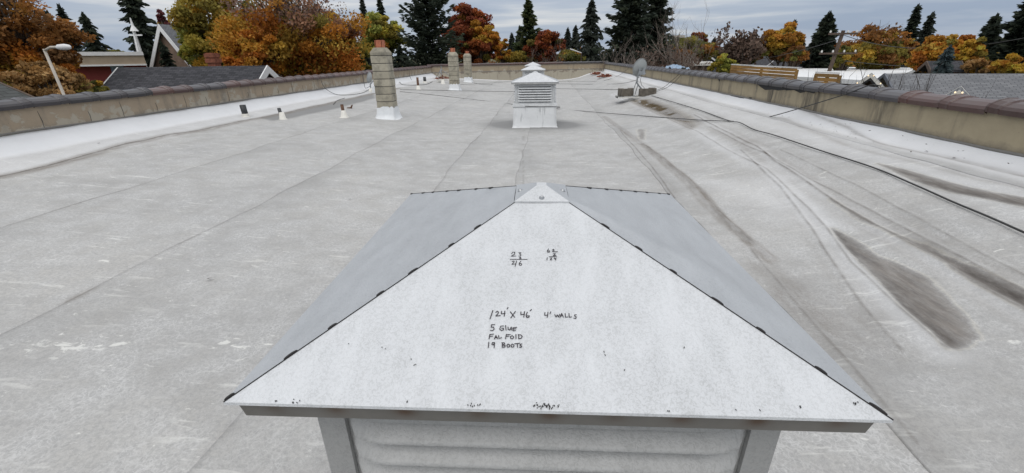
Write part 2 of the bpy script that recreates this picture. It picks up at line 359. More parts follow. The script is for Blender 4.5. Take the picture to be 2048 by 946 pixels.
# ================================================================== SETTING
GZ = -6.0
g = MB(); n = 48
g.grid(lambda u, v: ((u - .5) * 16000, (v - .5) * 16000, GZ), n, n)
tag(g.build('ground', M['ground']), kind='structure')
rd = MB(); rd.box((9.5 + 5, 30, GZ + .004), (5, 400, .008)); rd.box((-20, 52, GZ + .006), (300, 8, .008)); tag(rd.build('road', M['asphalt']), kind='structure')
# distant wooded hills
def hill(px0, px1, pyt, dist, seed):
    rr = np.random.default_rng(seed); ph = rr.uniform(0, 6, 6)
    A = on_r(px0, 100, dist); B = on_r(px1, 100, dist)
    ax = (B - A); Lh = ax.length; ax.normalize(); nx = Vector((-ax.y, ax.x, 0)).normalized()
    top = on_r((px0 + px1) / 2, pyt, dist).z - GZ
    def fn(u, v):
        env = math.sin(math.pi * u) ** .7 * (0.75 + .18 * math.sin(7 * u + ph[0]) + .1 * math.sin(17 * u + ph[1]))
        return A + ax * (u * Lh) + nx * ((v - .5) * 1600) + Vector((0, 0, GZ - A.z - 1 + top * env * math.sin(math.pi * v)))
    mb = MB().grid(fn, 60, 10); return tag(mb.build('hill', M['hill'], None, True), kind='structure')
hill(1300, 2300, 80, 4200, 1); hill(-300, 900, 106, 4500, 2); hill(700, 1500, 100, 5200, 3)

# ------------------------------------------------------------------ roof deck
def px_line(pts): return np.array([[p.x, p.y] for p in (deck(*q) for q in pts)])
def d_line(X, Y, pl):
    D = np.full(X.shape, 1e9)
    for (x0, y0), (x1, y1) in zip(pl[:-1], pl[1:]):
        dx, dy = x1 - x0, y1 - y0; tt = np.clip(((X - x0) * dx + (Y - y0) * dy) / (dx * dx + dy * dy + 1e-12), 0, 1)
        D = np.minimum(D, (X - x0 - tt * dx) ** 2 + (Y - y0 - tt * dy) ** 2)
    return np.sqrt(D)
def inside(X, Y, pl):
    r = np.zeros(X.shape, bool); n = len(pl)
    for i in range(n):
        x0, y0 = pl[i]; x1, y1 = pl[(i + 1) % n]
        c = ((y0 > Y) != (y1 > Y)) & (X < (x1 - x0) * (Y - y0) / (y1 - y0 + 1e-12) + x0); r ^= c
    return r
def soft(X, Y, pl, e):                      # 1 inside the outline, fading over e metres at its edge
    d = d_line(X, Y, np.vstack([pl, pl[:1]])); s = np.where(inside(X, Y, pl), d, -d)
    tt = np.clip(s / e * .5 + .5, 0, 1); return tt * tt * (3 - 2 * tt)
E1 = px_line([(1226, 188), (1296, 220), (1331, 236), (1391, 262), (1426, 283), (1472, 311), (1532, 339), (1553, 357), (1602, 406), (1637, 441), (1655, 460), (1700, 530), (1753, 580), (1820, 640), (1890, 704)])
E2 = px_line([(1387, 230), (1447, 262), (1514, 294), (1549, 325), (1602, 357), (1648, 392), (1693, 422), (1778, 468), (1879, 526), (1967, 583), (2048, 628), (2120, 670)])
E3 = px_line([(1208, 234), (1268, 276), (1328, 325), (1377, 367), (1405, 399), (1445, 440), (1540, 520)])
E3b = px_line([(1285, 290), (1320, 315), (1363, 350), (1405, 385), (1450, 440), (1500, 490)])
E5 = px_line([(1602, 220), (1700, 262), (1757, 287), (1900, 318), (2048, 350), (2120, 366)])
E6 = px_line([(1560, 235), (1640, 268), (1700, 293), (1857, 333), (1960, 360), (2048, 378)])
LE = px_line([(-60, 368), (0, 355), (60, 341), (120, 327), (250, 290), (330, 272), (400, 262), (480, 243), (520, 237), (600, 220), (680, 202), (748, 187), (800, 176)])
CR = px_line([(1048, 230), (1046, 300), (1047, 372)])
S1 = px_line([(1664, 457), (1700, 474), (1753, 512), (1803, 533), (1853, 558), (1897, 602), (1935, 646), (1951, 677), (1929, 693), (1891, 700), (1853, 658), (1803, 610), (1753, 555), (1696, 497)])
S2 = px_line([(1660, 401), (1720, 436), (1790, 473), (1841, 489), (1898, 517), (1955, 541), (2048, 583), (2110, 606), (2110, 662), (2048, 624), (1967, 579), (1879, 522), (1790, 471), (1720, 440)])
S3 = px_line([(1754, 328), (1814, 343), (1900, 366), (1980, 384), (2090, 402), (2090, 424), (1990, 402), (1900, 383), (1840, 366), (1790, 346)])
S4 = px_line([(1272, 258), (1292, 258), (1291, 280), (1278, 279)])
S5 = px_line([(1520, 540), (1580, 560), (1690, 640), (1700, 690), (1640, 650), (1570, 600)])
S6 = px_line([(1462, 268), (1500, 280), (1515, 292), (1480, 286)])
S7 = px_line([(118, 608), (150, 590), (190, 572), (192, 576), (165, 594), (130, 608)])
PU = px_line([(1261, 201), (1296, 199), (1338, 213), (1377, 234), (1389, 251), (1384, 257), (1363, 246), (1321, 228), (1285, 213)])
GB = px_line([(520, 237), (600, 221), (680, 203), (748, 188), (750, 197), (690, 213), (600, 233), (545, 243)])
PT = [px_line([(x - 60, y), (x - 10, y - 7), (x + 60, y - 4), (x + 70, y + 4), (x, y + 7)]) for x, y in ((190, 690), (70, 692), (480, 688))]
BL = px_line([(1400, 360), (1560, 357), (1660, 470), (1560, 440)])
WR = [px_line(q) for q in ([(1420, 255), (1530, 310), (1650, 375), (1790, 450), (1930, 520), (2060, 590)], [(1560, 300), (1700, 366), (1850, 448), (2060, 560)], [(1240, 262), (1300, 330), (1350, 398)],
      [(1480, 300), (1560, 375), (1620, 452), (1665, 530), (1720, 610), (1800, 705)], [(1500, 500), (1600, 620), (1720, 760), (1830, 890)])]
def wob(X, Y, s, ph): return np.sin(X * 1.7 * s + ph) * np.cos(Y * 1.1 * s + ph * 2) + .6 * np.sin(X * 3.9 * s + Y * 2.7 * s + ph) + .4 * np.cos(Y * 5.3 * s - X * 2.2 * s)
def deck_surface(X, Y):
    z = prof(X) + .006 * wob(X, Y, 1., .3) + .003 * wob(X, Y, 2.3, 1.)
    g = lambda d, s: np.exp(-(d / s) ** 2)
    d1, d2, d3, d3b = d_line(X, Y, E1), d_line(X, Y, E2), d_line(X, Y, E3), d_line(X, Y, E3b)
    d5, d6, dl = d_line(X, Y, E5), d_line(X, Y, E6), d_line(X, Y, LE)
    for q_ in WR: z = z + np.clip(4.5 / np.maximum(Y, .1), .12, 1) * .012 * g(d_line(X, Y, q_), .035)
    fy = np.clip(4.5 / np.maximum(Y, .1), .12, 1)
    z = z + fy * .020 * g(d1, .045) + fy * .024 * g(d2, .045) + .020 * g(d3, .045) + .016 * g(d3b, .04) + .015 * g(dl, .05)
    st = [soft(X, Y, s, e) for s, e in ((S1, .10), (S2, .10), (S3, .09), (S4, .14), (S5, .40), (S6, .15))]
    pu = soft(X, Y, PU, .16); gb = soft(X, Y, GB, .10)
    z = z - .014 * st[0] - .01 * st[1] - .012 * pu
    a = {}
    a['stain'] = np.clip(st[0] + st[1] + st[2] + .62 * st[3] + .75 * soft(X, Y, PU, .3) * (1 - pu), 0, 1)
    dw = [d_line(X, Y, q_) for q_ in WR]; wr_ = sum(g(d_, .014) * k_ for d_, k_ in zip(dw, (.6, .5, .7, .6, .5))); wl_ = sum(g(d_ - .07, .05) for d_ in dw)
    a['dirt'] = np.clip(.8 * soft(X, Y, S7, .05) + st[4] * .55 + st[5] * .5 + .16 * wl_ + .35 * soft(X, Y, PU, .6) + .55 * g(d3 - .05, .04) + .40 * g(d3b - .03, .03) + .25 * g(d2 - .10, .05) + .75 * g(dl - .07, .08) + .30 * g(d5, .05) + .28 * g(d6, .06), 0, 1)
    a['line'] = np.clip(wr_ + .75 * g(d2, .016) + .55 * g(d1, .013) + .45 * g(d3, .02) + .4 * g(d3b, .018) + .45 * g(d5, .018) + 1.1 * g(dl + .0, .026) + .35 * g(d_line(X, Y, CR), .008), 0, 1)
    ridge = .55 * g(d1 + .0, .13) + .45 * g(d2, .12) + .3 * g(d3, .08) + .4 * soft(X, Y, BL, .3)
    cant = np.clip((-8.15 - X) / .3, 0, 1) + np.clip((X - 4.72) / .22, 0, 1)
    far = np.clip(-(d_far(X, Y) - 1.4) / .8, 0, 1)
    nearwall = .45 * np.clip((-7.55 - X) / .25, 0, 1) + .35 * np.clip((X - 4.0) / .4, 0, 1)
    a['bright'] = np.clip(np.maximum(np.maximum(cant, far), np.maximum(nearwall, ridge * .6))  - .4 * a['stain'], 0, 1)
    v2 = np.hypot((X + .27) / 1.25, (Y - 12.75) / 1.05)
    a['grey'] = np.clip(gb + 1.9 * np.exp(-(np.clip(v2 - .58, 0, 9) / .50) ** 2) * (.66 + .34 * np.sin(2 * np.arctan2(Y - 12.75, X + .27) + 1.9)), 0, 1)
    a['core'] = np.clip(.85 * g(d1 - .07, .05) * st[0] + .95 * g(d2 - .10, .06) * st[1] + .7 * g(d_line(X, Y, S3[5:9]) - .04, .05) * st[2], 0, 1); a['wet'] = pu; a['scuff'] = sum(soft(X, Y, p, .12) for p in PT)
    return z, a
FL_, FR_ = Vector((-8.8, 35.0, 0)), Vector((5.2, 40.5, 0))
fdir = (FR_ - FL_).normalized(); fn_ = Vector((fdir.y, -fdir.x, 0))          # towards the camera
def d_far(X, Y): return (X - FL_.x) * fn_.x + (Y - FL_.y) * fn_.y
ys = [-2.0]
while ys[-1] < 41.5: ys.append(ys[-1] + max(.028, .0075 * abs(ys[-1])))
ys = np.array(ys)
roof = thing('roof_deck', (0, 0, 0), None, None); roof['kind'] = 'structure'
bounds = [-8.8, -7.75, -5.7, -3.72, -1.66, -.42, 1.82, 4.72, 5.2]
def bnd(i, Y):
    if i in (0, len(bounds) - 1): return np.full(Y.shape, bounds[i])
    if i == 1: return np.interp(Y, LE[:, 1], LE[:, 0])
    return bounds[i] + .025 * np.sin(Y * .8 + i) + .013 * np.sin(Y * 2.9 + 2 * i) + .006 * np.sin(Y * 7.1 + i)
for i in range(len(bounds) - 1):
    step = .0135 if 4 < bounds[i + 1] < 5 else (.025 if bounds[i + 1] > 1 else .05)
    nx = max(8, int((bounds[i + 1] - bounds[i]) / step)); tt = np.linspace(0, 1, nx + 1)
    tt = np.concatenate([[0, .0004], tt[1:]])                                   # a doubled first column makes the lapped edge a real step
    b0, b1 = bnd(i, ys), bnd(i + 1, ys)
    X = b0[:, None] + (b1 - b0)[:, None] * tt[None, :]; Y = np.repeat(ys[:, None], len(tt), 1)
    z, a = deck_surface(X, Y)
    z = z + (.007 * (1 - tt) * (i > 0))[None, :]; z[:, 0] -= .012
    if i > 1:                                                                  # dirt gathered along the lap
        lap = np.exp(-((X - b0[:, None]) / .010) ** 2) * (.18 + .85 * np.clip(np.sin(Y * 1.9 + i) * np.sin(Y * .63 + i), 0, 1))
        a['line'] = np.clip(a['line'] + np.clip(lap, 0, 1) * (.46 if i != 5 else .34) , 0, 1)
        a['grey'] = np.clip(a['grey'] + .34 * np.exp(-((X - b0[:, None]) / .34) ** 2) * (.55 + .45 * np.sin(Y * 1.3 + i * 2)), 0, 1)
    V = np.stack([X, Y, z], 2).reshape(-1, 3); nr, nc = X.shape
    keep = (d_far(X, Y) > -.25)
    q = np.arange(nr * nc).reshape(nr, nc); Fq = np.stack([q[:-1, :-1], q[:-1, 1:], q[1:, 1:], q[1:, :-1]], 2)
    Fq = Fq[keep[:-1, :-1]]
    me = np_mesh('membrane_sheet', V, Fq.reshape(-1, 4), M['deck'], {k: ('FLOAT', x.reshape(-1)) for k, x in a.items()}, True)
    link('membrane_sheet', me, roof)

# ------------------------------------------------------------------ parapet walls with glazed coping tiles
WT, CAPB = .30, 1.187                                                          # wall thickness, top of plaster
def tile_mesh(name, length, mat):
    pr = [(-.205, -.055), (-.215, .0), (-.192, .034), (-.12, .072), (-.045, .090), (.045, .090), (.12, .072), (.192, .034), (.215, .0), (.205, -.055)]
    def ring(y, s, up): return [(x * s, y, zz * (1 + (s - 1) * 1.2) + up) for x, zz in pr]
    rings = [ring(0, 1, 0), ring(length - .17, 1, 0), ring(length - .155, 1.04, .010), ring(length - .12, 1.03, .006), ring(length - .045, 1.055, .014), ring(length - .03, 1.08, .020), ring(length - .006, 1.075, .018), ring(length - .005, .9, -.02)]
    mb = MB(); k = len(pr)
    mb.add([v for r in rings for v in r], [(i * k + j, i * k + j + 1, (i + 1) * k + j + 1, (i + 1) * k + j) for i in range(len(rings) - 1) for j in range(k - 1)])
    return mb.mesh(name, mat)
def parapet(A, B, label, mat, tiles, flip=False, spacing=.6, z0=GZ, top=CAPB, near=0.):
    """A->B along the inner face; the wall's body lies on the left of A->B when flip is False"""
    d = (B - A); Ln = d.length; d = d.normalized(); nrm = Vector((-d.y, d.x, 0)) * (-1 if flip else 1)
    root = thing('parapet_wall', (A.x, A.y, 0), label, 'parapet wall')
    Ai = A - Vector((A.x, A.y, 0))
    mb = MB(); m_ = int(Ln / .5)
    def P_(s, o, z): return d * s + nrm * o + Vector((0, 0, z))
    mb.prism([P_(0, 0, z0), P_(0, WT, z0), P_(0, WT, top), P_(0, 0, top)], d * Ln)
    mb.build('wall_body', mat, root)
    tb = MB(); wz = .775 + .015
    tb.grid(lambda u, v: P_(u * Ln, -.004 - .010 * (1 - abs(2 * v - 1)) - .003 * math.sin(u * Ln * 7), wz + (v - .5) * .035 + .006 * math.sin(u * Ln * 2.3)), max(4, int(Ln * 3)), 4)
    tb.build('termination_bar', M['fascia'], root)
    ang = math.atan2(d.y, d.x) - math.pi / 2
    s = near; i = 0; cache = {}
    while s < Ln - .02:
        L_ = min(spacing, Ln - s); key = tiles(s, i)
        ck = (key, round(L_, 2))
        if ck not in cache: cache[ck] = tile_mesh('coping_tile', L_ - .004, M[key])
        o = link('coping_tile', cache[ck], root)
        o.location = P_(s, WT / 2, top + .03 + random.uniform(-.006, .006)); o.rotation_euler = (random.uniform(-.012, .012), random.uniform(-.02, .02), ang + random.uniform(-.012, .012))
        s += spacing; i += 1
    return root, P_
A = Vector((-8.8, -2, 0)); B = Vector((-8.8, 35.0, 0))
def tl(s, i):
    y = s - 2
    return 'tile_slate' if y < 11.2 and i not in (19, 20) else ('tile_brown' if (y > 24 or i % 4 == 1) else 'tile_red')
lw, LP = parapet(A, B, 'long left parapet wall of peeling tan plaster under slate and oxblood coping tiles', M['wall_peel'], tl)
A = Vector((5.2, -2, 0)); B = Vector((5.2, 40.5, 0))
rw, RP = parapet(A, B, 'long right parapet wall of yellowish tan plaster with dark stains under coping tiles', M['wall_tan'], lambda s, i: 'tile_brown' if s - 2 < 6.4 else 'tile_slate', True, .66, near=.28)
fw, FP = parapet(FL_ - fdir * .32, FR_ + fdir * .32, 'far parapet wall crossing the end of the roof behind the small vents', M['wall_far'], lambda s, i: 'tile_brown' if s < 11 else 'tile_slate', False, .6, top=CAPB + .10)
# block joints in the left wall, where the plaster has come away
for k in range(34):
    mb = MB(); y = 6.2 + k * .8 + .05 * (k % 3); zt = 1.0 + .1 * (k % 2)
    mb.tube([(0, 0, .80), (.003, .01, .92), (0, 0, zt)], [.004, .005, .003], 4); o = mb.build('block_joint', M['mortar'], lw); o.location = (.0015, y + 2, 0)
# broken plaster under the right coping, and soot-dark runs
def patch(pts, X, name, mat, root, thick=.012):
    P3 = [on_x(px, py, X) for px, py in pts]; loc = root.matrix_world.inverted() if False else None
    mb = MB(); base = Vector((root.location.x, root.location.y, 0))
    mb.prism([p - base for p in P3], (thick, 0, 0)); return mb.build(name, mat, root)
patch([(1514, 168), (1535, 171), (1560, 170), (1582, 173), (1576, 179), (1556, 181), (1546, 179), (1530, 180), (1521, 174)], 5.194, 'broken_plaster', M['dark'], rw)
patch([(1562, 172), (1600, 174), (1632, 178), (1628, 187), (1612, 183), (1600, 186), (1588, 180), (1572, 181)], 5.192, 'broken_plaster', M['dark'], rw)
patch([(1459, 191), (1466, 191.5), (1480, 194), (1488, 196), (1487, 198.5), (1474, 196), (1463, 194)], 5.192, 'broken_plaster', M['dark'], rw)
patch([(1498, 194.5), (1503, 195), (1502, 200), (1498, 199)], 5.190, 'broken_plaster', M['dark'], rw)
patch([(1364, 146), (1371, 147), (1369, 150)], 5.190, 'broken_plaster', M['dark'], rw)
patch([(1436, 158), (1440, 159), (1438, 163)], 5.190, 'broken_plaster', M['dark'], rw)

# ================================================================== ROOF VENTS
HE, HA, W2 = 1.218, 1.470, .652
def panel_fn(k, amp, bulge=0.):
    """triangular cap panel k (0 front, 1 right, 2 back, 3 left) in vent space: u along the eave, v up to the peak"""
    c, s = [(1, 0), (0, 1), (-1, 0), (0, -1)][k]
    ph = k * 1.7
    def fn(u, v):
        a = (u - .5) * 2 * (1 - v * .985); x, y = a * W2, -W2 * (1 - v * .985)
        z = HE + (HA - HE) * v * .985
        e = min(1, 6 * min(u, 1 - u)) * min(1, v * 8) * min(1, (1 - v) * 5)
        z += e * amp * (math.sin(9 * a + ph) * math.cos(7 * v + ph) + .5 * math.sin(17 * a + 5 * v))
        z += bulge * e * math.exp(-((u - .17) / .14) ** 2) * math.exp(-((v - .45) / .35) ** 2)
        return (c * x - s * y, s * x + c * y, z)
    return fn
def make_vent(loc, rz, label, group):
    root = thing('roof_vent', loc, label, 'roof vent', group, rz)
    # curb wrapped in white membrane, flared out at its foot
    cw = .60
    mb = MB()
    lev = [(0.0, .655), (.025, .625), (.08, .608), (.30, cw + .005), (.56, cw)]
    def ring(h, r):
        pts = []
        for k in range(4):
            for q in range(10):
                f = q / 10 * 2 - 1; c, s = [(1, 0), (0, 1), (-1, 0), (0, -1)][k]
                rr = r + .010 * math.sin(7 * f + k * 2 + h * 9) * (h < .5) + .012 * math.sin(13 * f + k) * (h < .05)
                x, y = f * r, -rr; pts.append((c * x - s * y, s * x + c * y, h - .02 * (h == 0)))
        return pts
    vs = [p for h, r in lev for p in ring(h, r)]; K = 40
    mb.add(vs, [(i * K + j, i * K + (j + 1) % K, (i + 1) * K + (j + 1) % K, (i + 1) * K + j) for i in range(len(lev) - 1) for j in range(K)])
    mb.build('curb', M['whiteworn'], root, True)
    mb = MB(); mb.box((0, 0, .60), (1.235, 1.235, .055)); mb.box((0, 0, .645), (1.19, 1.19, .032)); mb.build('curb_flange', M['louver'], root)
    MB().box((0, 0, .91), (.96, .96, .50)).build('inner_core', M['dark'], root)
    bw = .54                                                                     # half width of the louvred body
    for sx in (-1, 1):
        for sy in (-1, 1):
            mb = MB(); x, y = sx * (bw - .03), sy * (bw - .03)
            mb.box((x, sy * bw, .94), (.066, .012, .56)); mb.box((sx * bw, y, .94), (.012, .054, .56)); mb.build('corner_post', M['post'], root)
    pitch = .066
    lm = MB(); hw, er, pr = bw - .065, .11, .060
    def lf(u, v):
        x = (u * 2 - 1) * hw; en = max(0, (abs(x) - (hw - er)) / er); sc = math.sqrt(max(0, 1 - en * en))
        if v < .8: vv = v / .8; o = pr * (vv ** .8) * sc; z = -pitch * .64 * vv
        elif v < .9: o = (pr + .003) * sc; z = -pitch * (.64 + .05 * (v - .8) / .1)
        else: o = pr * sc * (1 - (v - .9) / .1 * .8); z = -pitch * (.69 + .02 * (v - .9) / .1)
        return (x, -o, z)
    lm.grid(lf, 26, 10); lme = lm.mesh('louver', M['louver'], True)
    sme = MB().box((0, 0, 0), (2 * hw - .08, .004, .019)).mesh('vent_slot', M['black'])
    for k in range(4):
        pm = MB(); pm.box((0, 0, 0), (2 * bw - .10, .006, .52)); p = pm.build('louver_panel', M['louver'], root)
        q = k * math.pi / 2; p.rotation_euler = (0, 0, q); p.location = (math.sin(q) * (bw - .012), -math.cos(q) * (bw - .012), .925)
        for j in range(7):
            o = link('louver', lme, p); o.location = (0, -.003, .225 - j * pitch); o = link('vent_slot', sme, p); o.location = (0, -.0035, .225 - (j + .855) * pitch)
    # skirt hanging under the eave, with rust at its fasteners on every side
    for k in range(4):
        c, s = [(1, 0), (0, 1), (-1, 0), (0, -1)][k]; nu, nv = 120, 8; V = []; ru = []
        for j in range(nv + 1):
            for i in range(nu + 1):
                f = i / nu * 2 - 1; vv = j / nv; hwid = W2 - .018 - .003 * vv
                x = f * hwid; y = -(W2 - .009 - .009 * vv); z = HE - .004 - .050 * vv
                V.append((c * x - s * y, s * x + c * y, z))
                r_ = 0
                for kk in range(9):
                    xc = -.56 + kk * .14 + .01 * math.sin(kk * 5)
                    r_ += (.45 + .55 * ((kk * 37) % 5) / 4) * math.exp(-((x - xc) / (.019 + .006 * vv)) ** 2) * math.exp(-((vv - .40) / .34) ** 2) * 1.1
                ru.append(min(1, r_) * .9)
        q = np.arange((nu + 1) * (nv + 1)).reshape(nv + 1, nu + 1)
        Fq = np.stack([q[:-1, :-1], q[:-1, 1:], q[1:, 1:], q[1:, :-1]], 2).reshape(-1, 4)
        link('skirt', np_mesh('skirt', V, Fq, M['fascia'], {'rust': ('FLOAT', ru)}), root)
    us = MB(); us.box((0, 0, HE - .040), (2 * W2 - .07, 2 * W2 - .07, .02)); us.build('soffit', M['post'], root)
    for k in range(4):
        pm = MB(); pm.grid(panel_fn(k, .0006 if k == 0 else   .0028, .020 if k == 1 else 0), 60, 40)
        c, s = [(1, 0), (0, 1), (-1, 0), (0, -1)][k]
        pm.add([(c * a * W2 - s * (-W2 - o), s * a * W2 + c * (-W2 - o), HE + z) for a, o, z in ((-1, 0, 0), (1, 0, 0), (1, .001, -.006), (-1, .001, -.006))], [(3, 2, 1, 0)])
        pm.build('cap_panel', M['capmetal'] if k in (0, 2) else M['sidemetal'], root, True)
    # hip seams: a thin dark open lap on every hip, with gaps standing open between fasteners
    ap = Vector((0, 0, HA))
    for sx, sy in ((-1, -1), (1, -1), (1, 1), (-1, 1)):
        co = Vector((sx * W2, sy * W2, HE)); sm = MB()
        sm.tube([co + (ap - co) * .0 + Vector((0, 0, .0005)), co.lerp(ap, .4) + Vector((sx * .0006, 0, .001)), co.lerp(ap, .87) + Vector((0, 0, .0005))], [.0014, .0013, .0012], 5)
        sm.build('hip_seam', M['black'], root)
        for q in range(7):
            tq = .020 + .117 * q + .008 * math.sin(q * 3 + sx); c0 = co.lerp(ap, tq); al = (ap - co).normalized()
            ins = Vector((0, -sy, 0)) if False else Vector((0, -sy * 1., 0))
            nrm = Vector((sx * (HA - HE), 0, W2)).normalized(); tin = nrm.cross(al).normalized()
            if tin.y * sy > 0: tin = -tin
            hl = .0125 + .003 * math.sin(q * 2.3 + sx); cm = MB(); pts = []
            for a in range(9):
                th = math.pi * a / 8; pts.append(c0 + al * hl * math.cos(th) + tin * .0085 * math.sin(th) + nrm * .0012)
            cm.prism(pts, nrm * .0022); cm.build('seam_gap', M['black'], root)
    # peak flashing with a domed screw on each face
    pk = MB(); tt = .875
    top = HA + .001
    b4 = [Vector((sx * W2 * (1 - tt) * 1.04, sy * W2 * (1 - tt) * 1.04, HE + (HA - HE) * (tt - .012) + .006)) for sx, sy in ((-1, -1), (1, -1), (1, 1), (-1, 1))]
    t4 = [Vector((sx * .016, sy * .016, top)) for sx, sy in ((-1, -1), (1, -1), (1, 1), (-1, 1))]
    lo = [v - Vector((0, 0, .005)) for v in b4]
    pk.add(lo + b4 + t4, [(i, (i + 1) % 4, 4 + (i + 1) % 4, 4 + i) for i in range(4)] + [(4 + i, 4 + (i + 1) % 4, 8 + (i + 1) % 4, 8 + i) for i in range(4)] + [(8, 9, 10, 11)])
    pko = pk.build('peak_flashing', M['capmetal'], root); pko.data.materials.append(M['sidemetal'])
    for q in (1, 3, 5, 7): pko.data.polygons[q].material_index = 1
    ln = MB()
    for i in range(4): ln.tube([lo[i] * 1.0 + Vector((lo[i].x * .012, lo[i].y * .012, -.0015)), lo[(i + 1) % 4] + Vector((lo[(i + 1) % 4].x * .012, lo[(i + 1) % 4].y * .012, -.0015))], .0020, 5)
    ln.build('flashing_edge', M['black'], pko)
    for k in range(4):
        c, s = [(1, 0), (0, 1), (-1, 0), (0, -1)][k]; fm = (b4[0] * .78 + b4[1] * .78 + t4[0] * .22 + t4[1] * .22) / 2
        fm = Vector((0, fm.y, fm.z)); nn = Vector((0, -(HA - HE), W2)).normalized()
        rm = nn.to_track_quat('Z', 'Y').to_matrix(); mb = MB()
        mb.lathe([(.0085, -.001), (.0085, .0012), (.0055, .0025), (.0052, .005), (.003, .0065)], 12, fm, rm)
        o = mb.build('screw', M['fastener'], pko, True); o.rotation_euler = (0, 0, k * math.pi / 2)
    return root
VG = 'louvred sheet metal vents along the middle of the roof'
v1 = make_vent((-.0055, 1.335, 0), .0232, 'large white hip capped vent in the foreground with handwriting on its front', VG)
v1.scale = (.99, 1.083, 1)
VL = ['louvred roof vent with white worn curb, the nearest one with its whole curb in view', 'small louvred roof vent half hidden directly behind the one with the worn curb',
      'farthest roof vent, only its little white cap showing before the far wall']
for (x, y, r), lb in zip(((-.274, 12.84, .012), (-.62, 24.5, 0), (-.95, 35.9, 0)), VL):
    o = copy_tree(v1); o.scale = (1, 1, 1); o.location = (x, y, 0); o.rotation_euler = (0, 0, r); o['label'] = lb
    for q in o.children_recursive:                                             # lighter louvres, posts and skirts: top and front light put into the colour
        sw = {'embossed_louver_metal': 'louver_lit', 'post_metal': 'post_lit', 'fascia_metal': 'fascia_lit'}.get(q.data.materials[0].name)
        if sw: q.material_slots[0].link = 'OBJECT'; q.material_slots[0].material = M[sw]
# handwriting in marker on the front cap panel of the near vent
STROKES = {
 'sum23': [[(328,150),(338,138),(353,138),(352,153),(325,170),(361,168)], [(385,142),(402,142),(390,152),(402,159),(398,169),(383,168)], [(388,180),(400,178),(398,186),(388,192),(404,190)], [(317,194),(452,195)],
           [(331,212),(347,207),(348,216),(330,234),(358,230)], [(367,207),(356,250)], [(402,208),(388,225),(388,240),(401,243),(409,233),(400,226),(388,232)]],
 'sum62': [[(620,112),(609,126),(611,138),(626,137),(629,127),(612,128)], [(647,122),(658,115),(664,122),(650,134),(690,134)], [(655,150),(672,148),(668,157),(655,165),(676,163)], [(624,174),(682,170)],
           [(609,181),(606,200)], [(634,184),(645,182),(640,190),(632,198),(647,198)], [(666,182),(664,190),(677,188)], [(678,181),(675,201)]],
 'size': [[(180,598),(158,664)], [(203,613),(214,603),(225,610),(221,622),(203,641),(239,638)], [(250,605),(247,624),(277,621)], [(275,602),(270,643)], [(300,574),(292,586)], [(318,608),(352,651)], [(358,605),(322,656)],
          [(402,609),(400,630),(429,628)], [(430,607),(424,651)], [(452,611),(442,635),(447,653),(464,651),(468,640),(446,640)], [(484,590),(474,601)]],
 'walls': [[(591,614),(588,636),(613,634)], [(615,611),(608,653)], [(637,608),(630,623)], [(668,630),(678,649),(688,632),(696,649),(707,628)], [(708,653),(722,621),(737,651)], [(712,640),(732,638)], [(750,622),(752,651),(771,648)],
           [(780,621),(782,651),(801,648)], [(838,631),(824,633),(825,643),(838,649),(833,661),(818,658)]],
 'glue': [[(196,709),(170,710),(168,730),(185,728),(191,745),(178,757),(160,754)], [(264,719),(243,721),(234,743),(246,756),(264,750),(265,738),(250,738)], [(281,716),(284,753)], [(300,728),(301,748),(314,751),(325,728),(328,752)], [(369,730),(338,734),(340,758),(359,756)], [(340,744),(362,742)]],
 'foid': [[(157,786),(150,823)], [(156,786),(187,784)], [(154,802),(179,800)], [(192,823),(204,795),(218,821)], [(196,812),(214,810)], [(226,795),(228,818),(249,812)], [(287,786),(280,821)], [(286,788),(319,787)], [(284,802),(309,800)],
          [(332,796),(319,804),(322,820),(338,820),(345,806),(332,796)], [(362,787),(362,821)], [(384,788),(384,821),(404,816),(412,802),(400,790),(379,788)]],
 'boots': [[(149,848),(144,891)], [(193,850),(178,850),(172,864),(184,869),(194,852),(190,893)], [(255,852),(254,888),(274,886),(278,874),(256,870),(274,862),(270,852),(250,852)], [(300,862),(290,874),(296,887),(311,884),(314,870),(300,862)],
           [(333,862),(323,874),(329,887),(344,884),(347,870),(333,862)], [(352,860),(393,856)], [(373,859),(374,889)], [(409,861),(394,866),(395,874),(408,878),(404,888),(389,888)]]}
bpy.context.view_layer.update()
inv = v1.matrix_world.inverted(); vp = [v1.matrix_world @ Vector(p) for p in ((-W2, -W2, HE), (W2, -W2, HE), (0, 0, HA))]
pn = (vp[1] - vp[0]).cross(vp[2] - vp[0]).normalized()
front = [c for c in v1.children if c.name.startswith('cap_panel')][0]
def ink(name, strokes, hwid, mat=None, sc=.2537, ox=940, oy=470):
    mb = MB()
    for st in strokes:
        P3 = [on_plane(ox + x * sc, oy + y * sc, vp[0], pn) + pn * .0016 for x, y in st]
        for a, b_ in zip(P3[:-1], P3[1:]):
            d = (b_ - a).normalized(); sd_ = pn.cross(d) * hwid
            mb.add([inv @ p for p in (a - sd_, b_ - sd_ * .9, b_ + sd_ * .9, a + sd_)], [(0, 1, 2, 3)])
        for i, a in enumerate(P3):
            mb.add([inv @ (a + pn * .0003 + (Vector((1, 0, 0)) * math.cos(k * math.pi / 3) + pn.cross(Vector((1, 0, 0))) * math.sin(k * math.pi / 3)) * hwid * .98) for k in range(6)], [tuple(range(6))])
    return mb.build(name, mat or M['marker'], front)
for k, st in STROKES.items(): ink('handwriting', st, .00105 if k != 'size' else .00115)
